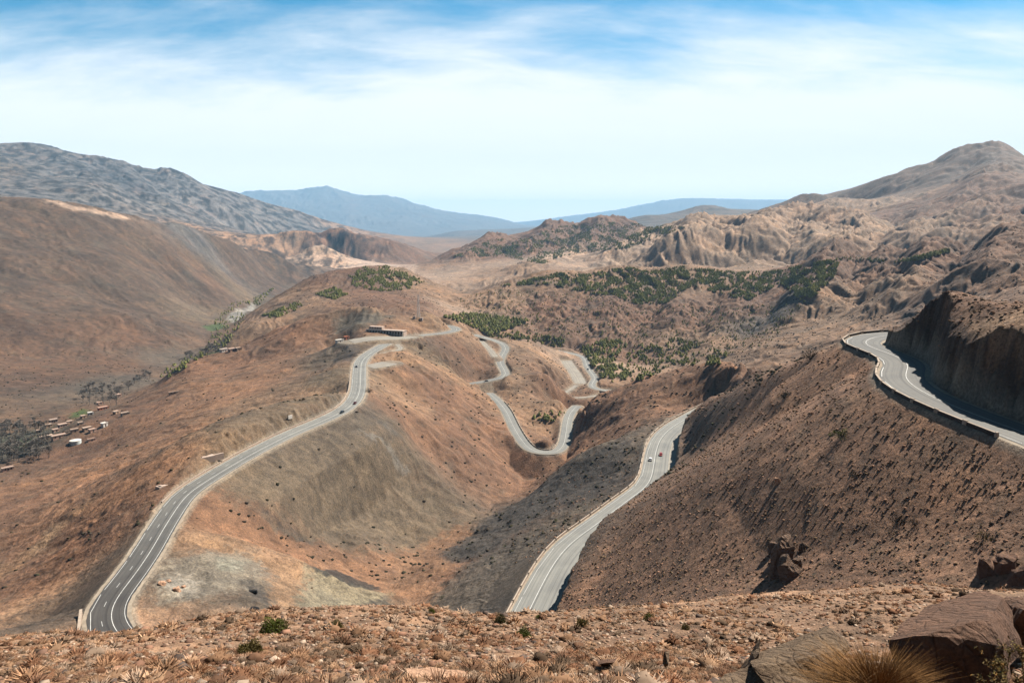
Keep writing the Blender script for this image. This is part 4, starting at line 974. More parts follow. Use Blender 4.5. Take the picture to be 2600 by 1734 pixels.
CARS = [  # road, along-road pixel, lateral offset, direction, paint, label
    ('cutting', 1660, 1169, -3.2, 1, (0.75, 0.76, 0.78), 'white car on the road under the cut bank, beside the red car'),
    ('cutting', 1688, 1157, 2.2, -1, (0.30, 0.028, 0.012), 'orange red car on the road under the cut bank'),
    ('ridge', 905, 934, -2.6, 1, (0.10, 0.10, 0.105), 'dark grey car on the straight rising toward the inn'),
    ('ridge', 897, 1028, 2.9, -1, (0.10, 0.022, 0.015), 'dark maroon car at the bend of the three lane road'),
    ('ridge', 857, 1050, 2.9, -1, (0.016, 0.016, 0.018), 'black car just below the bend of the three lane road'),
    ('ridge', 1033, 857, 2.6, -1, (0.14, 0.05, 0.035), 'small reddish car at the junction by the inn forecourt'),
    ('loop', 1254, 964, -1.8, 1, (0.03, 0.03, 0.033), 'black car on the loop below the pale lay-by'),
    ('far', 1496, 938, 1.5, -1, (0.05, 0.055, 0.06), 'dark car on the farthest visible road bend'),
]
for k, (rd, px, py, off, dr, c, lab) in enumerate(CARS):
    line = smooth_line(ROADS[rd]['line'], 1.5, 2); tt, nr, s = frame(line)
    w = np.array(PZ(px, py, float(line[:, 2].mean()))); i = int(np.argmin((line[:, 0] - w[0]) ** 2 + (line[:, 1] - w[1]) ** 2)); i = min(max(i, 2), len(line) - 3)
    c_ = make_car(flat_mat('car_paint', c, 0.3, 0.5, 0.05), lab, 1.15 if k in (0, 2) else 1.0)
    c_.location = (line[i, 0] + nr[i, 0] * off, line[i, 1] + nr[i, 1] * off, line[i, 2] + 0.005); c_.rotation_euler = (0, 0, math.atan2(tt[i, 1], tt[i, 0]) + (0 if dr > 0 else math.pi))

# ------------------------------------------------------------------ buildings
M_PINK = flat_mat('pink_render', (0.45, 0.28, 0.21), 0.9, var=0.14, sc=0.7); M_ROOFP = flat_mat('pale_roof', (0.42, 0.32, 0.26), 0.9, var=0.15, sc=0.6); M_DARKO = flat_mat('dark_opening', (0.012, 0.010, 0.009), 0.8, var=0.2); M_WHITE = flat_mat('whitewash', (0.62, 0.58, 0.53), 0.85, var=0.1, sc=0.8); M_RUST = flat_mat('red_clay', (0.42, 0.15, 0.08), 0.9, var=0.2, sc=0.8); M_MUD = flat_mat('mud_plaster', (0.36, 0.24, 0.165), 0.95, var=0.2, sc=0.8); M_WOOD = flat_mat('weathered_wood', (0.10, 0.065, 0.045), 0.85, var=0.25); M_TARP = flat_mat('pale_tarpaulin', (0.50, 0.54, 0.53), 0.8, var=0.12); M_STONE = flat_mat('dry_stone', (0.26, 0.19, 0.14), 0.95, var=0.3, sc=1.2)


def inn():
    A, B = Vector(PZ(932, 845, -119.4)), Vector(PZ(1024, 850, -119.4)); L_ = (B - A).length; h = 3.4
    t = thing('inn', 'long low pink inn with a dark arcaded front on the hilltop forecourt', 'building', (A + B) / 2, math.atan2((B - A).y, (B - A).x))
    bm = bmesh.new(); box(bm, -L_ / 2, L_ / 2, 0.4, 8.5, -2, h); bm_obj('wall', bm, M_ROOFP, t)
    bm = bmesh.new(); box(bm, -L_ / 2 - .4, L_ / 2 + .4, -1.9, 8.9, h + .003, h + .4, .05); r_ = bm_obj('roof', bm, M_ROOFP, t)
    bm = bmesh.new(); box(bm, -L_ / 2 - .4, L_ / 2 + .4, -1.9, -1.65, h + .403, h + 1.0); bm_obj('parapet', bm, M_WHITE, r_)
    bm = bmesh.new(); box(bm, -L_ / 2 + 1, -L_ / 2 + 17, 2.5, 8.4, h + .403, h + 3.4, .04); up = bm_obj('upper_storey', bm, M_ROOFP, t)
    for i in range(5):
        x = -L_ / 2 + 2.6 + i * 3.1; bm = bmesh.new(); box(bm, x - .5, x + .5, 2.42, 2.52, h + 1.3, h + 2.5); bm_obj('window', bm, M_DARKO, up)
    n = 13
    for i in range(n + 1):
        x = -L_ / 2 + i * L_ / n; bm = bmesh.new(); box(bm, x - .28, x + .28, -1.8, -1.3, -2, h, .04); bm_obj('column', bm, M_WHITE, t)
    for i in range(n):
        x = -L_ / 2 + (i + .5) * L_ / n; bm = bmesh.new()
        if i == n // 2: box(bm, x - .9, x + .9, 0.32, 0.42, 0, 2.5); bm_obj('door', bm, M_WOOD, t)
        else: box(bm, x - 1.05, x + 1.05, 0.32, 0.42, 0.4, 2.7); bm_obj('window', bm, M_DARKO, t)


inn()


def house(px, py, w, d, h, rz, mat, label, roof=None, group=None, lmin=5.0, storeys=1, dz=0.0):
    p = hit(px, py, lmin)
    if p is None: return
    rz += .62; w *= .8; d *= .9; h *= .9; t = thing('house', label, 'house', (p.x, p.y, p.z + dz), rz, group)
    bm = bmesh.new(); box(bm, -w / 2, w / 2, -d / 2, d / 2, -3, h); bm_obj('wall', bm, mat, t)
    bm = bmesh.new(); box(bm, -w / 2 - .25, w / 2 + .25, -d / 2 - .25, d / 2 + .25, h + .003, h + .3, .04); rf = bm_obj('roof', bm, roof or M_ROOFP, t)
    bm = bmesh.new()
    for x0, x1, y0, y1 in ((-w / 2 - .25, w / 2 + .25, -d / 2 - .25, -d / 2), (-w / 2 - .25, w / 2 + .25, d / 2, d / 2 + .25)): box(bm, x0, x1, y0, y1, h + .303, h + .75)
    bm_obj('parapet', bm, mat, rf)
    bm = bmesh.new(); box(bm, -.55, .55, -d / 2 - .06, -d / 2 + .02, 0, 2.1); dr = bm_obj('door', bm, M_WOOD, t)
    nw = max(1, int(w / 3.2))
    for st in range(storeys):
        for i in range(nw):
            x = -w / 2 + (i + .5) * w / nw
            if st == 0 and abs(x) < 1.2: continue
            bm = bmesh.new(); box(bm, x - .45, x + .45, -d / 2 - .06, -d / 2 + .02, 1.0 + 2.7 * st, 2.1 + 2.7 * st); bm_obj('window', bm, M_DARKO, t)
    bm = bmesh.new(); box(bm, w / 2 - .02, w / 2 + .06, -.9, .9, .9, 2.2); bm_obj('window', bm, M_DARKO, t)


HOUSES = [
    (298, 1008, 8, 6, 3.2, .35, M_PINK, 'pink house alone at the upper end of the village', None),
    (262, 1040, 11, 5, 2.8, .3, M_RUST, 'rust red house with a pale flat roof above the terraces', None),
    (254, 1026, 7, 4, 2.2, .35, M_PINK, 'low pink shed behind the rust red house', None),
    (137, 1072, 8, 5, 3.0, .2, M_ROOFP, 'palest house at the edge of the bare trees', M_ROOFP),
    (123, 1084, 7, 5, 2.6, .3, M_MUD, 'pale mud house just below the palest house', None),
    (160, 1083, 9, 5, 2.6, .3, M_PINK, 'low pink house in the middle of the village', None),
    (212, 1061, 5, 4, 2.4, .4, M_MUD, 'tiny mud hut above the terraces', None),
    (230, 1053, 5, 4, 2.4, .2, M_WHITE, 'small white hut left of the rust red house', M_WHITE),
    (265, 1082, 5, 4, 3.0, .5, M_WHITE, 'small white house standing alone on the slope', M_WHITE),
    (222, 1092, 8, 5, 2.6, .3, M_MUD, 'pale house above the round white tank', None),
    (235, 1096, 6, 4, 2.4, .35, M_PINK, 'pink shed next to the pale house above the tank', None),
    (118, 1114, 12, 5, 2.8, .25, M_MUD, 'long pale house at the lower left of the village', None),
    (150, 1112, 13, 5, 2.8, .28, M_PINK, 'long pink house at the bottom of the village', None),
    (100, 1098, 5, 4, 2.4, .1, M_PINK, 'pink hut half hidden by the bare trees', None),
    (233, 1119, 7, 2.5, 1.8, .25, M_PINK, 'narrow pink outbuilding below the village', None),
    (318, 1053, 8, 4, 2.2, .3, M_STONE, 'low grey stone house beside the field terraces', None),
    (296, 1050, 6, 4, 2.4, .6, M_MUD, 'mud house right of the rust red house', None),
    (570, 893, 12, 6, 3.5, .3, M_WHITE, 'whitewashed farmhouse far up the valley', None),
    (590, 891, 10, 6, 3.0, .3, M_PINK, 'pink farmhouse far up the valley beside the white one', None),
    (606, 889, 8, 5, 3.0, .3, M_MUD, 'mud farmhouse at the right end of the far farmstead', None),
    (20, 1194, 9, 4, 2.4, .2, M_PINK, 'pink shed under the bare trees at the left edge', None),
    (443, 999, 12, 3, 1.8, .15, M_MUD, 'low ruined mud house on the open slope', None),
    (178, 1075, 6, 4, 2.4, .4, M_MUD, 'small mud house behind the middle of the village', None),
    (190, 1096, 7, 4, 2.4, .2, M_MUD, 'mud house between the two long village houses and the tank', None),
    (142, 1096, 6, 4, 2.4, .35, M_PINK, 'small pink house above the long pale one', None),
    (205, 1078, 5, 4, 2.2, .3, M_STONE, 'small stone hut in the upper village', None),
    (880, 861, 6, 4, 3.0, .3, M_RUST, 'tiny red roofed kiosk left of the inn', M_RUST),
    (862, 868, 10, 4, 2.2, .3, M_WHITE, 'long white stall left of the inn forecourt', M_WHITE),
]
for h_ in HOUSES: house(*h_[:8], roof=h_[8], dz=0.0)
# round water tank in the village
p = hit(192, 1125, 5.0); t_ = thing('water_tank', 'round pale greenish water tank at the bottom of the village', 'tank', p)
bm = bmesh.new(); bar(bm, (0, 0, -3), (0, 0, 2.6), 4.2, n=28); bm_obj('drum', bm, M_TARP, t_)
bm = bmesh.new(); bar(bm, (0, 0, 2.603), (0, 0, 3.3), 4.3, 0.5, 28); bm_obj('lid', bm, M_WHITE, t_)
# concrete drains on the hillside beside the ridge road
for px, py, L_, rz, lab in ((412, 1234, 5.0, 1.0, 'small pinkish concrete culvert box on the slope left of the road'), (524, 1160, 8.0, .8, 'wide whitish concrete culvert box beside the upper straight of the road')):
    p = hit(px, py, 4.0); t_ = thing('culvert', lab, 'culvert', p, rz)
    bm = bmesh.new(); box(bm, -L_ / 2, L_ / 2, -1.6, 1.6, -3, .45, .05); bm_obj('headwall', bm, M_ROOFP, t_)
    bm = bmesh.new(); box(bm, -L_ / 2 + .5, -L_ / 2 + 1.7, -1.0, .6, .453, .5); bm_obj('opening', bm, M_DARKO, t_)
    bm = bmesh.new(); box(bm, L_ / 2 + .003, L_ / 2 + 5, -.5, .5, -3, .3); bm_obj('channel', bm, M_ROOFP, t_)


# ------------------------------------------------------------------ radio mast on the knoll behind the inn
def mast():
    p = hit(1063, 807, 6.4); Hh = 27.0; t = thing('radio_mast', 'tall white lattice radio mast on the knoll behind the inn', 'mast', p)
    M = flat_mat('mast_steel', (0.55, 0.53, 0.52), 0.5, 0.4, 0.1); MR = flat_mat('mast_red', (0.40, 0.05, 0.03), 0.5, 0.4, 0.1)
    hw = lambda z: 1.7 - 1.15 * z / Hh
    for sx in (-1, 1):
        for sy in (-1, 1):
            bm = bmesh.new(); bar(bm, (sx * hw(0), sy * hw(0), -2), (sx * hw(Hh), sy * hw(Hh), Hh), .16, .11); bm_obj('leg', bm, M, t)
    bm = bmesh.new(); n = 11
    for i in range(n):
        z0, z1 = Hh * i / n, Hh * (i + 1) / n; a, b = hw(z0), hw(z1)
        for q in range(4):
            c0 = [(-1, -1), (1, -1), (1, 1), (-1, 1)][q]; c1 = [(1, -1), (1, 1), (-1, 1), (-1, -1)][q]
            bar(bm, (c0[0] * a, c0[1] * a, z0), (c1[0] * b, c1[1] * b, z1), .07, n=4); bar(bm, (c1[0] * a, c1[1] * a, z0), (c0[0] * b, c0[1] * b, z1), .07, n=4); bar(bm, (c0[0] * b, c0[1] * b, z1), (c1[0] * b, c1[1] * b, z1), .07, n=4)
    bm_obj('bracing', bm, M, t)
    for z, a in ((Hh - 2, 0), (Hh - 2.4, 2.1), (Hh - 2, 4.2)):
        bm = bmesh.new(); x, y = 1.0 * math.cos(a), 1.0 * math.sin(a); box(bm, x - .18, x + .18, y - .18, y + .18, z, z + 2.4, .04); bm_obj('antenna_panel', bm, M, t)
    for z, a in ((Hh - 6, 4.5), (Hh - 9, 5.2)):
        bm = bmesh.new(); x, y = 1.3 * math.cos(a), 1.3 * math.sin(a); bar(bm, (x, y, z), (x * 1.35, y * 1.35, z), .75, .75, 16); bm_obj('dish', bm, M, t)
    bm = bmesh.new(); bar(bm, (0, 0, Hh), (0, 0, Hh + 3.5), .08, .03); bm_obj('spike', bm, MR, t)
    for dx, lab in ((-5.0, 'small white equipment hut left of the mast foot'), (3.6, 'small white equipment hut right of the mast foot')):
        z = float(H(p.x + dx, p.y - 3)[0]); q = thing('equipment_hut', lab, 'hut', (p.x + dx, p.y - 3, z))
        bm = bmesh.new(); box(bm, -1.7, 1.7, -1.4, 1.4, -1, 2.4, .04); bm_obj('wall', bm, M_WHITE, q)
        bm = bmesh.new(); box(bm, -1.85, 1.85, -1.55, 1.55, 2.403, 2.65, .03); bm_obj('roof', bm, M_ROOFP, q)
        bm = bmesh.new(); box(bm, -.45, .45, -1.46, -1.38, 0, 2.0); bm_obj('door', bm, M_WOOD, q)


mast()
# marker stone with a leaning pole left of the ridge road
p = hit(737, 1068, 5.0)
if p:
    t_ = thing('sign_board', 'pale rectangular board leaning on a dark pole above the road', 'sign', p, 1.0)
    bm = bmesh.new(); bar(bm, (-1.2, 0, -1), (-1.9, 0, 4.2), .2, .14); bm_obj('pole', bm, M_WOOD, t_)
    bm = bmesh.new(); box(bm, -1.5, 1.6, -.2, .2, 1.2, 3.4, .06); bm_obj('board', bm, M_WHITE, t_)
    bm = bmesh.new(); bar(bm, (1.2, 0, -1), (1.2, 0, 1.2), .16); bm_obj('post', bm, M_WOOD, t_)


# ------------------------------------------------------------------ plants and stones
def ico(sub):
    bm = bmesh.new(); bmesh.ops.create_icosphere(bm, subdivisions=sub, radius=1)
    v = np.array([x.co[:] for x in bm.verts], np.float32); f = np.array([[y.index for y in x.verts] for x in bm.faces], np.int64); bm.free(); return v, f


I1, I2, I3 = ico(1), ico(2), ico(3)


def gather(name, kinds, pos, size, rot, tint, mat, jit=0.0, zs=None, smooth=False):
    """many small clumps in one mesh; kinds: list of (verts, faces)"""
    V, Fc, Cc = [], [], []; b = 0; K = len(kinds); which = RNG.integers(0, K, len(pos))
    for k, (v, f) in enumerate(kinds):
        m_ = np.nonzero(which == k)[0]
        if not len(m_): continue
        c, s_ = np.cos(rot[m_])[:, None], np.sin(rot[m_])[:, None]
        x = v[None, :, 0] * c - v[None, :, 1] * s_; y = v[None, :, 0] * s_ + v[None, :, 1] * c; z = np.repeat(v[None, :, 2], len(m_), 0)
        w = np.stack([x, y, z], -1)
        if jit: w = w * (1 + jit * (RNG.random(w.shape[:2])[..., None] - 0.5))
        w = w * size[m_][:, None, None]
        if zs is not None: w[..., 2] *= zs[m_][:, None]
        w += pos[m_][:, None, :]
        V.append(w.reshape(-1, 3)); Fc.append((f[None] + (np.arange(len(m_)) * len(v))[:, None, None] + b).reshape(-1, f.shape[1])); b += len(m_) * len(v)
        sh = 1 + 0.5 * (RNG.random((len(m_), len(v), 1)) - 0.5)
        Cc.append((tint[m_][:, None, :] * sh).reshape(-1, 3))
    o = mesh_obj(name, np.concatenate(V), np.concatenate(Fc), mat, None, smooth); set_tint(o, np.concatenate(Cc)); return o


M_LEAF = attr_mat('scrub_foliage'); M_DRY = attr_mat('dry_grass'); M_PEB = attr_mat('loose_stone')


def in_poly(x, y, P):
    c = False; n = len(P)
    for i in range(n):
        x0, y0 = P[i]; x1, y1 = P[(i + 1) % n]
        if (y0 > y) != (y1 > y) and x < (x1 - x0) * (y - y0) / (y1 - y0) + x0: c = not c
    return c


# ---- pines: where the photograph shows them, by grove
GROVES = [  # outline, count, clumping, height, label
    ([(1350, 1062), (1400, 1043), (1440, 1050), (1400, 1075)], 26, 0, 3.5, 'dark green tree inside the bend of the lower hairpin'),
    ([(1470, 885), (1540, 862), (1600, 872), (1570, 900), (1560, 925), (1605, 950), (1570, 975), (1525, 962), (1500, 925)], 480, .2, 4.6, 'dark pine in the dense gully grove beside the farthest bends'),
    ([(1125, 806), (1180, 797), (1260, 803), (1345, 815), (1300, 835), (1240, 854), (1195, 830), (1150, 813)], 560, 0, 5.0, 'tall dark pine in the dense grove behind the inn hill'),
    ([(1240, 856), (1300, 838), (1440, 862), (1425, 884), (1330, 868)], 200, .3, 3.8, 'scattered pine on the slope between the two dense groves'),
    ([(1600, 882), (1720, 858), (1850, 900), (1840, 926), (1720, 932), (1610, 975), (1560, 960)], 520, .5, 3.8, 'scattered pine on the tan foot of the gorge hillside'),
    ([(1270, 727), (1420, 692), (1480, 699), (1590, 678), (1650, 690), (1730, 677), (1850, 690), (1950, 691), (2050, 673), (2135, 656), (2120, 700), (2080, 745), (2040, 770), (1980, 720), (1900, 765), (1830, 748), (1760, 725), (1690, 772), (1620, 775), (1560, 752), (1480, 745), (1400, 722)], 8500, .45, 3.3, 'pine of the wood along the crest across the gorge'),
    ([(885, 700), (920, 679), (985, 675), (1060, 705), (1085, 716), (1040, 735), (960, 742), (890, 725)], 1400, .35, 3.4, 'pine of the wood on the low hill behind the inn'),
    ([(800, 748), (850, 730), (885, 748), (850, 762)], 260, .2, 3.9, 'pine of the small wood left of the inn hill'),
    ([(665, 803), (760, 766), (768, 782), (690, 812)], 260, .3, 3.9, 'pine on the hillside above the stream'),
    ([(1150, 652), (1250, 608), (1340, 606), (1400, 578), (1530, 564), (1640, 569), (1740, 578), (1650, 610), (1600, 630), (1500, 640), (1420, 652), (1380, 672), (1280, 652)], 6500, .5, 3.9, 'pine of the wood on the far green hill'),
    ([(2270, 668), (2330, 655), (2406, 637), (2412, 641), (2330, 663)], 160, 0, 5.0, 'pine of the strip along the far ridge'),
    ([(2130, 652), (2200, 656), (2257, 664), (2257, 669), (2130, 660)], 60, 0, 3.0, 'pine of the strip along the far ridge'),
    ([(620, 770), (680, 740), (700, 728), (660, 775)], 80, .2, 5.0, 'pine on the hillside above the stream'),
    ([(525, 880), (550, 805), (595, 768), (640, 762), (612, 830), (565, 892)], 170, .3, 4.2, 'green tree by the stream far up the valley'),
    ([(400, 955), (480, 905), (530, 880), (545, 890), (480, 930), (420, 965)], 70, .3, 4.0, 'green tree by the stream far up the valley'),
    ([(1150, 760), (1270, 735), (1450, 745), (1700, 775), (2040, 775), (1950, 880), (1850, 900), (1700, 860), (1560, 880), (1350, 840), (1200, 800)], 1500, .5, 2.2, 'small pine among the scrub of the gorge hillside'),
]


def pine_variant(seed):
    r = np.random.default_rng(seed); V, Fc = [], []; b = 0
    for i in range(7):
        z = 0.25 + 0.68 * i / 6; rad = (0.34 - 0.25 * i / 6) * r.uniform(.8, 1.2); a = r.uniform(0, 6.28); o_ = r.uniform(0, .12)
        v = I1[0] * (1 + 0.5 * (r.random((len(I1[0]), 1)) - .5)) * (rad, rad, rad * .62) + (o_ * math.cos(a), o_ * math.sin(a), z)
        V.append(v); Fc.append(I1[1] + b); b += len(v)
    return np.concatenate(V).astype(np.float32), np.concatenate(Fc)


TRUNK = (np.array([(math.cos(a) * q, math.sin(a) * q, z) for z, q in ((-.15, .035), (.45, .02)) for a in np.arange(6) * math.pi / 3], np.float32), np.array([(i, (i + 1) % 6, 6 + (i + 1) % 6, 6 + i) for i in range(6)]))
PINES = [pine_variant(40 + i) for i in range(5)]
M_BARK = flat_mat('pine_bark', (0.06, 0.042, 0.03)); M_PINE = flat_mat('pine_needles', (0.19, 0.195, 0.06), 0.9, 0.1, 0.4, 1.5)


def plant_pines():
    rnd = random.Random(11); P = []
    for outline, cnt, cl, hgt, lab in GROVES:
        xs = [q[0] for q in outline]; ys = [q[1] for q in outline]; n = 0; tries = 0
        while n < cnt and tries < cnt * 30:
            tries += 1; x, y = rnd.uniform(min(xs), max(xs)), rnd.uniform(min(ys), max(ys))
            if not in_poly(x, y, outline): continue
            if cl:
                q = float(fbm(np.array([x / 30.0]), np.array([y / 16.0]), 5, 77, .65)[0])
                if rnd.random() > np.clip(0.5 + q * 1.9 - (cl - .45), 0.04, 1): continue
            p = hit(x, y, 6.2)
            if p is None: continue
            P.append((p, hgt * rnd.uniform(.6, 1.25), rnd.uniform(0, 6.28), lab, math.hypot(p.x, p.y))); n += 1
    P.sort(key=lambda q: q[4] / q[1])
    crowns = []
    for v, f in PINES:
        me = bpy.data.meshes.new('crown'); me.from_pydata([tuple(q) for q in v], [], [tuple(q) for q in f]); me.materials.append(M_PINE); crowns.append(me)
    tm = bpy.data.meshes.new('trunk'); tm.from_pydata([tuple(q) for q in TRUNK[0]], [], [tuple(q) for q in TRUNK[1]]); tm.materials.append(M_BARK)
    for i, (p, h_, a, lab, d) in enumerate(P[:290]):
        e = bpy.data.objects.new('pine_tree', None); COL.objects.link(e); e.location = p; e.rotation_euler = (0, 0, a); w = h_ * rnd.uniform(1.0, 1.35); e.scale = (w, w, h_); e.empty_display_size = .3
        tag(e, lab, 'tree', lab.replace('dark ', '').replace('tall ', '').replace('pine ', 'pines ', 1).replace('green tree', 'trees'))
        for nme, me in (('trunk', tm), ('crown', rnd.choice(crowns))):
            c = bpy.data.objects.new(nme, me); COL.objects.link(c); c.parent = e
    rest = P[290:]; pos = np.array([q[0][:] for q in rest], np.float32); sz = np.array([q[1] for q in rest], np.float32)
    ti = np.array((0.215, 0.215, 0.064)) * RNG.uniform(.7, 1.35, (len(rest), 1))
    o = gather('pine_wood', PINES, pos, sz * 1.1, np.array([q[2] for q in rest]), ti, M_LEAF, zs=np.full(len(rest), .92)); o['kind'] = 'stuff'; tag(o, 'open pine wood spread over the far crests and hillsides', 'wood')


plant_pines()


# ---- bare trees and thickets in the left valley
def bare_variant(seed, h):
    r = random.Random(seed); tr = bmesh.new(); tw = bmesh.new(); tips = []

    def grow(p, d, L_, rad, lvl):
        q = p + d * L_; bar(tr, p, q, rad, rad * .65, 5)
        if lvl == 0: tips.append((q, d)); return
        for _ in range(r.randint(3, 4)):
            nd_ = (d + Vector((r.uniform(-.7, .7), r.uniform(-.7, .7), r.uniform(-.1, .55)))).normalized(); grow(q, nd_, L_ * r.uniform(.55, .8), rad * .6, lvl - 1)
    grow(Vector((0, 0, -.3)), Vector((r.uniform(-.1, .1), r.uniform(-.1, .1), 1)).normalized(), h * .34, h * .025, 3)
    for q, d in tips:
        for _ in range(14):
            e = (d + Vector((r.uniform(-1, 1), r.uniform(-1, 1), r.uniform(-.3, 1)))).normalized(); L_ = h * r.uniform(.08, .17); s_ = e.cross(Vector((r.uniform(-1, 1), r.uniform(-1, 1), r.uniform(-1, 1)))).normalized() * h * .011
            a = [tw.verts.new(q - s_), tw.verts.new(q + s_), tw.verts.new(q + e * L_)]; tw.faces.new(a)
    return tr, tw


M_GREYB = flat_mat('grey_bark', (0.13, 0.11, 0.095), var=0.25); M_TWIG = flat_mat('grey_twigs', (0.24, 0.205, 0.17), var=0.3)
BT = []
for k in range(3):
    t_ = thing('bare_tree', 'x', 'tree'); tr, tw = bare_variant(k + 5, 9.5); bm_obj('trunk', tr, M_GREYB, t_); bm_obj('crown', tw, M_TWIG, t_); BT.append(t_)
rnd = random.Random(5); used = [False] * 3
TREESPOTS = ([(rnd.uniform(0, 125), rnd.uniform(1082, 1175), 'bare grey tree in the thicket at the left edge of the valley', 'bare trees at the left edge of the valley') for _ in range(110)]
             + [(rnd.uniform(200, 300), rnd.uniform(985, 1030), 'bare grey tree by the stream above the village', 'bare trees by the stream above the village') for _ in range(34)]
             + [(300 + 90 * f, 1000 - 50 * f + rnd.uniform(-8, 8), 'bare grey shrub tree along the stream beyond the pink house', 'bare trees along the stream beyond the pink house') for f in [rnd.random() for _ in range(22)]]
             + [(470 + 80 * f, 915 - 25 * f + rnd.uniform(-8, 8), 'bare poplar in the row at the far farmstead', 'bare poplars at the far farmstead') for f in [rnd.random() for _ in range(22)]])
for px, py, lab, grp in TREESPOTS:
    if py > 1190 - px * .3 + 10: continue
    p = hit(px, py, 5.5)
    if p is None: continue
    k = rnd.randrange(3); sc = rnd.uniform(.7, 1.25)
    if not used[k]:
        used[k] = True; BT[k].location = p; BT[k].scale = (sc,) * 3; BT[k]['label'] = lab; BT[k]['group'] = grp
    else: dup(BT[k], p, rnd.uniform(0, 6.28), lab, sc, grp)


def scatter(n, lmin, lmax, dens, azm=0.72, seed=3):
    r = np.random.default_rng(seed); a = r.uniform(-azm, azm, n); l = r.uniform(lmin, lmax, n)
    i = np.clip(np.searchsorted(FA, a), 0, NA - 1); j = np.clip(np.searchsorted(FL, l), 0, NL - 1)
    k = (r.random(n) < dens(i, j)) & (ROADM[i, j] < .05)
    a, l = a[k], l[k]; x, y = np.exp(l) * np.sin(a), np.exp(l) * np.cos(a)
    return np.stack([x, y, H(x, y)], 1).astype(np.float32), i[k], j[k]


HEMI = []
for k in range(4):
    r = np.random.default_rng(k); v = I2[0].copy(); v *= 1 + .55 * (r.random((len(v), 1)) - .5); v[:, 2] = v[:, 2] * .75 + .35; HEMI.append((v.astype(np.float32), I2[1]))
HEMS = []
for k in range(5):
    r = np.random.default_rng(k + 9); v = I1[0].copy(); v *= 1 + .6 * (r.random((len(v), 1)) - .5); v[:, 2] = v[:, 2] * .7 + .25; HEMS.append((v.astype(np.float32), I1[1]))


def scrub():
    clump = np.clip(0.55 + 1.1 * fbm(AZ / .03, LR / .03, 3, 201), 0.05, 1)
    pos, i, j = scatter(60000, math.log(330), math.log(2600), lambda i, j: np.clip(ATT[4][i, j], 0, 1) ** 1.3 * clump[i, j] * .9)
    n = len(pos); sz = RNG.uniform(.5, 1.25, n).astype(np.float32)
    tint = np.array((0.036, 0.034, 0.018)) * RNG.uniform(.6, 1.5, (n, 1)) * np.array((1.0, .95, .95)); tint[RNG.random(n) < .3] = (.06, .045, .03)
    o = gather('scrub', HEMS, pos, sz, RNG.uniform(0, 6.28, n), tint, M_LEAF, zs=RNG.uniform(.6, 1.0, n)); o['kind'] = 'stuff'; tag(o, 'low dark scrub dotted over the dry hillsides', 'scrub')
    # the stony slope on the right: tufts and loose stones
    sl = lambda i, j: np.where((AZ[i, j] > .02) & (LR[i, j] < 6.1), np.clip(ATT[4][i, j] * 1.3, 0, 1) * (0.35 + .65 * clump[i, j]), np.clip(ATT[4][i, j], 0, 1) * .035)
    pos, i, j = scatter(130000, math.log(75), math.log(460), sl, seed=5)
    n = len(pos); st = RNG.random(n) < .45; sz = (.065 + .27 * RNG.random(n) ** 3) * (1 * np.clip(np.hypot(pos[:, 0], pos[:, 1]) / 130, .8, 2.0)); sz = sz.astype(np.float32)
    t1 = np.where(st[:, None], np.array((.21, .122, .08)) * RNG.uniform(.55, 1.5, (n, 1)), np.array((.11, .074, .044)) * RNG.uniform(.5, 1.5, (n, 1)))
    o = gather('stony_scrub', HEMS, pos, sz, RNG.uniform(0, 6.28, n), t1, M_LEAF, zs=RNG.uniform(.5, 1.0, n)); o['kind'] = 'stuff'; tag(o, 'loose stones and dry tufts covering the steep right hand slope', 'stones')


scrub()
print('scrub', round(time.time() - T0, 1))


# ---- foreground: cushions of dry grass, stones
def tuft(seed, nb, shag, w):
    """a fuzzy dome of short stems standing out of a cushion"""
    r = np.random.default_rng(seed); V, Fc = [], []
    for b in range(nb):
        d = r.normal(0, 1, 3); d[2] = abs(d[2]) * 1.1 + .08; d /= np.linalg.norm(d); base = d * .42 * (1, 1, .8); q = d + r.normal(0, shag, 3); q[2] = abs(q[2])
        tip = base + q * r.uniform(.2, .55); s_ = np.cross(q, r.normal(0, 1, 3)); s_ *= w / (np.linalg.norm(s_) + 1e-6); k = len(V)
        V += [base - s_, base + s_, tip + s_ * .35, tip - s_ * .35]; Fc.append((k, k + 1, k + 2, k + 3))
    return np.array(V, np.float32), np.array(Fc)


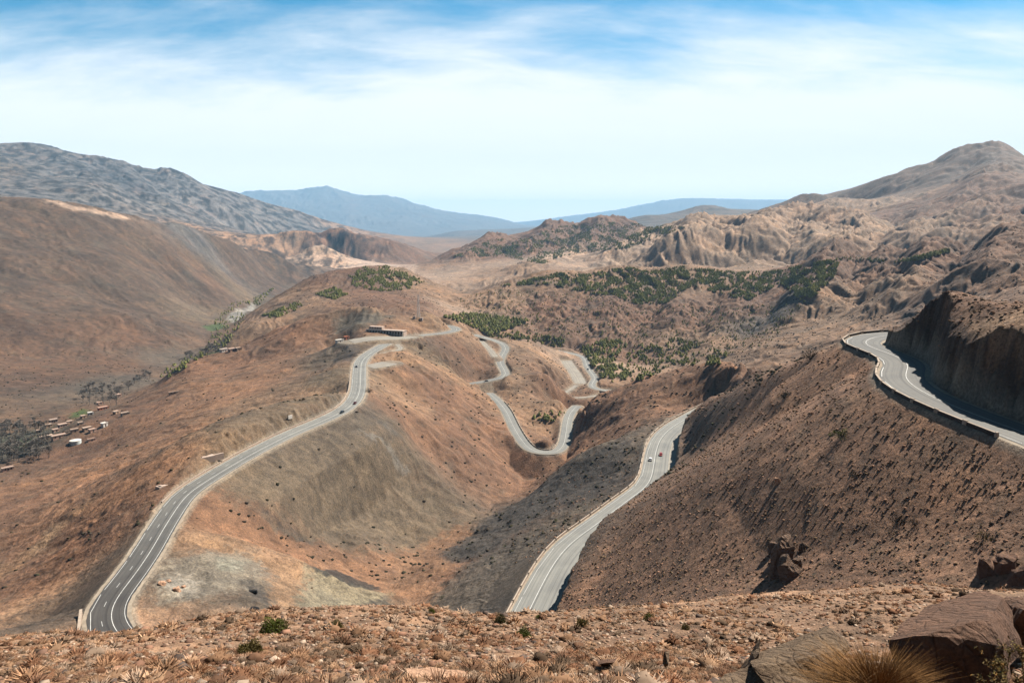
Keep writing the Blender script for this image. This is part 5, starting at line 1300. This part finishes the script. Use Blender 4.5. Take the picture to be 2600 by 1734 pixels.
def foreground():
    patch = np.clip(.6 + 1.2 * fbm(XX / 3.0, YY / 3.0, 3, 301), .05, 1)
    mask = lambda i, j: patch[i, j] * np.clip((3.55 - LR[i, j]) / .1, 0, 1)
    # woody cushions under the grass
    clear = lambda p: ~((p[:, 0] / p[:, 1] > .30) & (np.hypot(p[:, 0], p[:, 1]) < 9.6))
    pos, i, j = scatter(22000, math.log(6.5), math.log(36), mask, seed=8); pos = pos[clear(pos)]; n = len(pos)
    pal = np.array([(.22, .125, .072), (.27, .165, .10), (.15, .082, .05), (.27, .19, .135), (.10, .066, .043), (.20, .10, .056)])
    ti = pal[RNG.integers(0, 6, n)] * RNG.uniform(.7, 1.25, (n, 1)); sz = (RNG.uniform(.05, .13, n) * np.where(RNG.random(n) < .06, 2.3, 1)).astype(np.float32)
    o = gather('cushion_plants', HEMI, pos, sz * .55, RNG.uniform(0, 6.28, n), ti * .8, M_DRY, zs=RNG.uniform(.5, .8, n), jit=.5); o['kind'] = 'stuff'; tag(o, 'low woody cushion plants covering the near hillside', 'cushion plants')
    rr_ = np.hypot(pos[:, 0], pos[:, 1])
    for sel, nb, w_, txt in ((rr_ < 15, 110, .03, 'straw coloured dry grass tufts nearest the viewer'), (rr_ >= 15, 34, .07, 'straw coloured dry grass tufts toward the brow of the near hillside')):
        tufts = [tuft(k, nb, (.12, .15, .2, .28, .14, .2)[k], w_) for k in range(6)]; m2 = int(sel.sum())
        o = gather('dry_grass', tufts, pos[sel], sz[sel] * 1.15, RNG.uniform(0, 6.28, m2), ti[sel] * 1.8, M_DRY, zs=RNG.uniform(.5, .8, m2)); o['kind'] = 'stuff'; tag(o, txt, 'grass')
    pos, i, j = scatter(22000, math.log(6.5), math.log(36), lambda i, j: np.clip((3.55 - LR[i, j]) / .1, 0, 1) * (1.1 - .6 * patch[i, j]), seed=12); n = len(pos)
    pal = np.array([(.24, .13, .085), (.30, .20, .14), (.17, .10, .07), (.36, .27, .20), (.11, .08, .065)])
    o = gather('loose_stones', HEMS, pos, (RNG.uniform(.015, .055, n) * np.where(RNG.random(n) < .03, 2.4, 1)).astype(np.float32), RNG.uniform(0, 6.28, n), pal[RNG.integers(0, 5, n)] * RNG.uniform(.7, 1.2, (n, 1)), M_PEB, zs=RNG.uniform(.5, .9, n)); o['kind'] = 'stuff'; tag(o, 'small reddish stones strewn between the near grass tufts', 'stones')


foreground()


# ---- single green bushes
def bush(px, py, w, h, c, label, cat='bush', lmin=1.5, name='green_bush', nleaf=2600, seed=0, twig=True, group=None):
    p = hit(px, py, lmin)
    if p is None: return
    r = np.random.default_rng(seed); t = thing(name, label, cat, p, group=group)
    d = r.normal(0, 1, (nleaf, 3)); d[:, 2] = np.abs(d[:, 2]); d /= np.linalg.norm(d, axis=1)[:, None]
    lump = 1 + .28 * np.sin(d[:, 0] * 5 + seed) * np.cos(d[:, 1] * 4 + 2 * seed); q = (r.random(nleaf) ** .35 * lump)[:, None]
    ctr = d * q * (w / 2, w / 2, h); L_ = max(w, h) * .05
    up = d * .8 + r.normal(0, .45, (nleaf, 3)); up /= np.linalg.norm(up, axis=1)[:, None]; sd = np.cross(up, r.normal(0, 1, (nleaf, 3))); sd /= np.linalg.norm(sd, axis=1)[:, None]
    V = np.stack([ctr - sd * L_ * .3, ctr + sd * L_ * .3, ctr + up * L_ * 1.6], 1).reshape(-1, 3); Fc = np.arange(nleaf * 3).reshape(-1, 3)
    o = mesh_obj('foliage', V, Fc, M_LEAF, t); set_tint(o, np.repeat(np.array(c) * r.uniform(.6, 1.45, (nleaf, 1)), 3, 0))
    if twig:
        bm = bmesh.new()
        for k in range(14):
            a = r.uniform(0, 6.28); e = r.uniform(.3, .9); bar(bm, (0, 0, -.1 * h), (math.cos(a) * w * .45 * e, math.sin(a) * w * .45 * e, h * .85 * (1.1 - e * .5)), w * .018, w * .006, 4)
        bm_obj('stem', bm, M_BARK, t)
    return t


GRN = (.085, .10, .022); OLV = (.12, .095, .034)
bush(694, 1609, .62, .34, GRN, 'largest green bush on the near slope, at left', seed=1)
bush(854, 1598, .36, .22, OLV, 'small olive bush right of the largest green bush', seed=2)
bush(1270, 1585, .36, .27, (.042, .044, .015), 'dark green bush in front of the road with the cars', seed=3)
bush(1329, 1618, .34, .26, GRN, 'green bush nearest the middle of the slope', seed=4)
bush(1095, 1556, .2, .13, GRN, 'tiny green bush on the brow of the near slope', seed=5)
bush(1368, 1571, .2, .14, GRN, 'tiny green bush below the end of the road', seed=6)
bush(1478, 1588, .34, .18, OLV, 'flat olive bush right of the road end', seed=7)
bush(1648, 1576, .32, .2, GRN, 'green bush alone in the pale grass at centre right', seed=8)
bush(1740, 1597, .22, .15, OLV, 'small faded bush in the pale grass', seed=9)
bush(636, 1660, .5, .22, OLV, 'straggly olive bush near the bottom edge at left', seed=10)
bush(1992, 1012, 5.0, 3.0, (.03, .028, .014), 'dark bush on the slope left of the guard walls', lmin=4.5, seed=11, nleaf=500)
bush(2137, 1110, 5.5, 1.8, GRN, 'spreading green bush on the slope below the guard walls', lmin=4.5, seed=12, nleaf=500)
bush(2058, 912, 7, 4.5, (.05, .04, .024), 'dark bush on the crest left of the upper bend', lmin=4.8, seed=13, nleaf=500)
bush(2168, 1210, 3.0, 1.2, (.035, .03, .016), 'dark bush below the spreading green bush', lmin=4.4, seed=14, nleaf=400)
bush(2276, 1326, 3.0, 1.8, (.026, .022, .013), 'left of three dark bushes on the stony slope', lmin=4.2, seed=15, nleaf=400)
bush(2297, 1328, 1.8, 1.6, (.026, .022, .013), 'middle of three dark bushes on the stony slope', lmin=4.2, seed=16, nleaf=300)
bush(2322, 1334, 2.4, 1.7, (.026, .022, .013), 'right of three dark bushes on the stony slope', lmin=4.2, seed=17, nleaf=400)
bush(937, 996, 6.5, 4.0, (.05, .042, .026), 'round dark bush beside the straight of the three lane road', lmin=5.5, seed=18, nleaf=500)
bush(1283, 1388, 2.6, 1.2, GRN, 'green bush in the dark scree below the road', lmin=5.0, seed=19, nleaf=300)
bush(1123, 1518, 2.6, 1.4, GRN, 'green bush low in the gully', lmin=5.0, seed=20, nleaf=300)
bush(2500, 1368, 3.5, 1.4, OLV, 'olive bush above the rounded boulders', lmin=4.2, seed=21, nleaf=400)


# ---- rocks
def rock(name, pts, mat, label, sub=2, rough=0.05, seed=0, base=None, cat='rock', group=None):
    """an angular rock: hull of traced corners standing at their own distances"""
    bm = bmesh.new(); W_ = [Vector(q) for q in pts]; c = sum(W_, Vector()) / len(W_); org = Vector((c.x, c.y, min(q.z for q in W_)))
    for q in W_: bm.verts.new(q - org)
    bmesh.ops.convex_hull(bm, input=bm.verts[:]); bmesh.ops.delete(bm, geom=[v for v in bm.verts if not v.link_faces], context='VERTS')
    size = max((a - b).length for a in W_ for b in W_)
    bmesh.ops.triangulate(bm, faces=bm.faces[:])
    for _ in range(sub): bmesh.ops.subdivide_edges(bm, edges=[e for e in bm.edges if e.calc_length() > size * .05], cuts=1); bmesh.ops.triangulate(bm, faces=bm.faces[:])
    co = np.array([v.co[:] for v in bm.verts]); k = 4.0 / size
    d = fbm(co[:, 0] * k + seed, co[:, 1] * k + co[:, 2] * k * .7, 4, 600 + seed, .55); d2 = fbm(co[:, 2] * k * 1.7 + seed, co[:, 0] * k, 3, 700 + seed)
    for v, a, b in zip(bm.verts, d, d2): v.co += Vector((v.normal.x, v.normal.y, v.normal.z)) * size * rough * float(a) + Vector((0, 0, size * rough * .5 * float(b)))
    o = bm_obj(name, bm, mat); o.location = org; tag(o, label, cat, group); return o


def rock_mat(name, c1, c2, sc):
    m_, t, b = new_mat(name); L = t.links; tc = nd(t, 'ShaderNodeTexCoord')
    n = nd(t, 'ShaderNodeTexNoise', i_Scale=sc, i_Detail=10.0, i_Roughness=0.7, i_Distortion=.4); L.new(tc.outputs['Object'], n.inputs['Vector'])
    n2 = nd(t, 'ShaderNodeTexNoise', i_Scale=sc * 9, i_Detail=6.0, i_Roughness=0.7); L.new(tc.outputs['Object'], n2.inputs['Vector'])
    wv = nd(t, 'ShaderNodeTexWave', i_Scale=sc * 1.6, i_Distortion=7.0, i_Detail=5.0); wv.bands_direction = 'DIAGONAL'; L.new(tc.outputs['Object'], wv.inputs['Vector']); vo = nd(t, 'ShaderNodeTexVoronoi', i_Scale=sc * 1.5); vo.feature = 'DISTANCE_TO_EDGE'; L.new(tc.outputs['Object'], vo.inputs['Vector']); ck = math_n(t, 'MULTIPLY', vo.outputs['Distance'], 16.0, True)
    c = ramp_n(t, n.outputs[0], [(.3, c1), (.65, c2)]); c = mix_n(t, 1.0, c, ramp_n(t, ck, [(0, (.72, .7, .69)), (1, (1, 1, 1))]), 'MULTIPLY'); c = mix_n(t, 1.0, c, ramp_n(t, n2.outputs[0], [(.3, (.6, .6, .6)), (.7, (1.35, 1.33, 1.3))]), 'MULTIPLY'); L.new(c, b.inputs['Base Color'])
    bp = nd(t, 'ShaderNodeBump'); bp.inputs['Strength'].default_value = 1.0; bp.inputs['Distance'].default_value = .3 / sc; h = math_n(t, 'ADD', n.outputs[0], math_n(t, 'MULTIPLY', n2.outputs[0], .35)); h = math_n(t, 'ADD', h, math_n(t, 'ADD', math_n(t, 'MULTIPLY', wv.outputs['Fac'], .1), math_n(t, 'MULTIPLY', ck, .15))); L.new(h, bp.inputs['Height']); L.new(bp.outputs[0], b.inputs['Normal'])
    return m_


M_RK1 = rock_mat('brown_sandstone', (.066, .044, .029), (.135, .094, .06), 3.0); M_RK2 = rock_mat('red_sandstone', (.055, .032, .022), (.125, .07, .046), 2.5); M_RK3 = rock_mat('pale_sandstone', (.26, .15, .095), (.36, .225, .15), 4.0); M_RK4 = rock_mat('dark_rock', (.07, .046, .034), (.13, .084, .058), .6)
# tilted slab, its shaded foot and its neighbours at the bottom right
rock('slab_rock', [PY(1908, 1680, 7.4), PY(1925, 1655, 8.0), PY(2098, 1588, 8.3), PY(2104, 1594, 7.9), PY(2075, 1625, 7.6), PY(2150, 1632, 7.9), PY(2158, 1644, 7.6), PY(2062, 1668, 7.2), PY(1915, 1692, 7.1), PY(2080, 1760, 7.0), PY(1960, 1750, 6.9), PY(2110, 1700, 8.3)], M_RK1, 'long tilted brown slab of rock at bottom right', 3, .014, 1)
rock('rock', [PY(1880, 1690, 7.9), PY(1930, 1622, 8.0), PY(1926, 1660, 7.5), PY(1905, 1700, 7.6), PY(1885, 1710, 7.4), PY(1930, 1690, 8.4)], M_RK1, 'small dark pointed rock left of the tilted slab', 2, .04, 2)
rock('rock', [PY(1845, 1712, 7.2), PY(1880, 1690, 7.4), PY(1960, 1700, 7.4), PY(2080, 1726, 7.0), PY(2060, 1780, 6.6), PY(1800, 1790, 6.6), PY(1800, 1732, 7.0), PY(1900, 1750, 7.7)], M_RK1, 'flat dark rock under the tilted slab at the bottom edge', 3, .04, 3)
rock('boulder', [PY(2245, 1618, 7.6), PY(2330, 1575, 8.6), PY(2395, 1520, 9.6), PY(2500, 1502, 9.8), PY(2545, 1518, 9.4), PY(2510, 1578, 7.4), PY(2350, 1610, 7.2), PY(2340, 1780, 7.0), PY(2560, 1780, 7.0), PY(2545, 1640, 7.2), PY(2600, 1600, 9.6), PY(2280, 1740, 8.2)], M_RK2, 'huge reddish boulder with a black shaded front at bottom right', 3, .016, 4)
rock('boulder', [PY(2545, 1522, 10.0), PY(2640, 1515, 10.2), PY(2720, 1560, 9.8), PY(2600, 1548, 9.0), PY(2560, 1620, 9.2), PY(2740, 1640, 9.0), PY(2600, 1640, 10.5)], M_RK2, 'reddish boulder behind the twiggy bush at the right edge', 3, .04, 5)
rock('rock', [PY(1032, 1698, 9.2), PY(1090, 1694, 9.5), PY(1180, 1700, 9.4), PY(1200, 1740, 9.0), PY(1060, 1745, 8.8), PY(1040, 1715, 8.9), PY(1120, 1760, 9.2)], M_RK3, 'pale pink flat rock at the bottom edge near the centre', 2, .03, 6)
rock('rock', [PY(1700, 1742, 8.8), PY(1712, 1706, 9.0), PY(1728, 1714, 8.9), PY(1742, 1744, 8.7), PY(1720, 1750, 9.3)], M_RK3, 'small orange pointed stone at the bottom edge', 2, .03, 7)
rock('rock', [PY(1515, 1676, 10.4), PY(1570, 1668, 10.6), PY(1560, 1680, 10.2), PY(1520, 1686, 10.0), PY(1545, 1690, 10.7)], M_RK2, 'flat reddish stone in the grass right of centre', 2, .03, 8)
rock('rock', [PY(1680, 1686, 10.0), PY(1688, 1652, 10.1), PY(1700, 1650, 10.2), PY(1697, 1686, 9.9), PY(1690, 1692, 10.4)], M_RK1, 'dark upright stone in the grass right of centre', 2, .04, 9)


def outcrop(name, px, py, w, h, d, label, seed, mat=None, lmin=4.2, n=14, cat='outcrop', group=None):
    p = hit(px, py, lmin)
    if p is None: return
    r = random.Random(seed); pts = []
    for k in range(n):
        a = k / n * 6.283; q = r.uniform(.55, 1); z = r.uniform(.25, 1) * h if k % 2 else -h * .3
        pts.append((p.x + math.cos(a) * w / 2 * q, p.y + math.sin(a) * d / 2 * q, p.z + z))
    pts.append((p.x + r.uniform(-.2, .2) * w, p.y, p.z + h)); return rock(name, pts, mat or M_RK4, label, 2, .06, seed, cat=cat, group=group)


outcrop('rock_outcrop', 1978, 1455, 6.5, 7.5, 6, 'tallest jagged outcrop on the stony slope, casting a black shadow', 21)
outcrop('rock_outcrop', 2005, 1462, 6, 4.5, 5, 'lower brown outcrop just right of the tallest one', 22)
outcrop('rock_outcrop', 1985, 1410, 5, 5, 5, 'broken outcrop above the tallest one', 23)
outcrop('rock_outcrop', 1962, 1398, 2.5, 2.4, 2.5, 'small dark rock at upper left of the outcrop group', 24)
outcrop('rock_outcrop', 2025, 1440, 3, 2.6, 3, 'small brown rock at the right end of the outcrop group', 25)
outcrop('boulder', 2505, 1452, 3.6, 2.5, 3.2, 'rounded boulder on the slope, left of the pair at right', 26, M_RK2)
outcrop('boulder', 2548, 1448, 4.0, 2.6, 3.4, 'larger rounded boulder of the pair on the slope at right', 27, M_RK2)
outcrop('boulder', 2590, 1474, 4.2, 2.4, 3.4, 'boulder on the slope touching the right edge', 28, M_RK2)
outcrop('rock', 1748, 1518, .9, .5, .7, 'small dark rock on the brow of the pale grass', 29, lmin=2.8)
outcrop('rock', 1975, 1226, 2.0, 1.4, 1.6, 'pale orange stone alone on the stony slope', 30, M_RK3)
outcrop('rock', 2040, 1392, 2.4, 1.8, 2, 'brown rock right of the upper outcrops', 31)
outcrop('rock', 640, 1503, 5, 1.0, 3, 'black heap of rubble on the quarry edge', 34, M_DARKO, lmin=5.0, cat='rubble heap')
outcrop('rock', 645, 1550, 4.4, 1.2, 2.6, 'black heap of rubble behind the brow', 35, M_DARKO, lmin=5.0, cat='rubble heap')
for k, (px, py, w) in enumerate(((410, 1483, 3.5), (428, 1476, 2.4), (448, 1498, 4.0), (466, 1490, 2.2))):
    outcrop('rock', px, py, w, w * .3, w * .7, ('pale boulder at the left of the quarry floor', 'small pale boulder on the quarry floor', 'broad pale boulder in the middle of the quarry floor', 'small pale boulder at the right of the quarry floor')[k], 40 + k, M_RK3, lmin=5.0)


# ---- wiry dry grass clump and the twiggy bush at the bottom right
def wiry(px, py, Y, w, h, n, c, label, name, cat, seed):
    r = np.random.default_rng(seed); g = Vector(PY(px, py, Y)); t = thing(name, label, cat, g); V, Fc, Cc = [], [], []
    for k in range(n):
        a = r.uniform(0, 6.28); q = r.random() ** .5; b = np.array((math.cos(a) * q * w * .42, math.sin(a) * q * w * .3, 0)); lean = np.array((b[0] * .5 - .08 + r.normal(0, .13), b[1] * .5 + r.normal(0, .13), h * r.uniform(.4, 1.0)))
        s_ = np.array((r.normal(), r.normal(), 0)); s_ /= np.linalg.norm(s_); s_ *= .0021; m_ = b + lean * .6; tip = b + lean + np.array((b[0] * .5, b[1] * .4, -.03)); i = len(V)
        V += [b - s_, b + s_, m_ + s_ * .7, m_ - s_ * .7, tip - s_ * .2, tip + s_ * .2]; Fc += [(i, i + 1, i + 2, i + 3), (i + 3, i + 2, i + 5, i + 4)]; cc = np.array(c) * r.uniform(.55, 1.5); Cc += [cc * .6, cc * .6, cc, cc, cc * 1.15, cc * 1.15]
    o = mesh_obj('blades', V, Fc, M_DRY, t); set_tint(o, Cc)
    bm = bmesh.new(); bmesh.ops.create_icosphere(bm, subdivisions=3, radius=1); bmesh.ops.scale(bm, vec=(w * .42, w * .3, h * .25), verts=bm.verts)
    for v in bm.verts: v.co *= r.uniform(.85, 1.1)
    bm_obj('crown', bm, flat_mat('grass_crown', (.06, .04, .022)), t)


wiry(2225, 1760, 6.6, .75, .40, 3600, (.22, .115, .045), 'rust coloured wiry grass clump in front of the huge boulder', 'grass_clump', 'grass clump', 3)
wiry(2130, 1770, 6.5, .4, .30, 700, (.20, .12, .06), 'thinner wiry grass clump at the foot of the tilted slab', 'grass_clump', 'grass clump', 4)
wiry(1135, 1738, 9.6, .5, .2, 500, (.22, .14, .08), 'dry grass clump behind the pale pink rock', 'grass_clump', 'grass clump', 5)


def twig_bush():
    r = random.Random(9); g = Vector(PY(2590, 1790, 6.8)); t = thing('thorn_bush', 'twiggy thorn bush with yellowish leaves at the bottom right edge', 'bush', g); tw = bmesh.new(); tips = []

    def grow(p, d, L_, rad, lvl):
        q = p + d * L_; bar(tw, p, q, rad, rad * .6, 5); tips.append((q, d))
        if lvl == 0: return
        for _ in range(r.randint(3, 4)):
            nd_ = (d + Vector((r.uniform(-.9, .9), r.uniform(-.9, .9), r.uniform(-.3, .7)))).normalized(); grow(q, nd_, L_ * r.uniform(.6, .85), rad * .62, lvl - 1)
    for k in range(7):
        a = k / 7 * 6.28; grow(Vector((math.cos(a) * .06, math.sin(a) * .06, -.05)), Vector((math.cos(a) * .6, math.sin(a) * .5, r.uniform(.6, 1.1))).normalized(), .24, .011, 3)
    bm_obj('stem', tw, flat_mat('thorn_twigs', (.20, .135, .08), var=.3), t)
    V, Cc = [], []
    for q, d in tips:
        for _ in range(7):
            e = Vector((r.uniform(-1, 1), r.uniform(-1, 1), r.uniform(-.4, 1))).normalized(); s_ = e.cross(Vector((r.uniform(-1, 1), r.uniform(-1, 1), 1))).normalized() * .008; o_ = q - d * r.uniform(0, .1); L_ = r.uniform(.02, .04)
            V += [o_ - s_, o_ + s_, o_ + e * L_]; c = np.array(r.choice([(.24, .13, .04), (.13, .10, .03), (.20, .15, .07), (.09, .075, .03)])) * r.uniform(.7, 1.2); Cc += [c] * 3
    o = mesh_obj('leaves', V, np.arange(len(V)).reshape(-1, 3), M_LEAF, t); set_tint(o, Cc)


twig_bush()

print('script', round(time.time() - T0, 1))
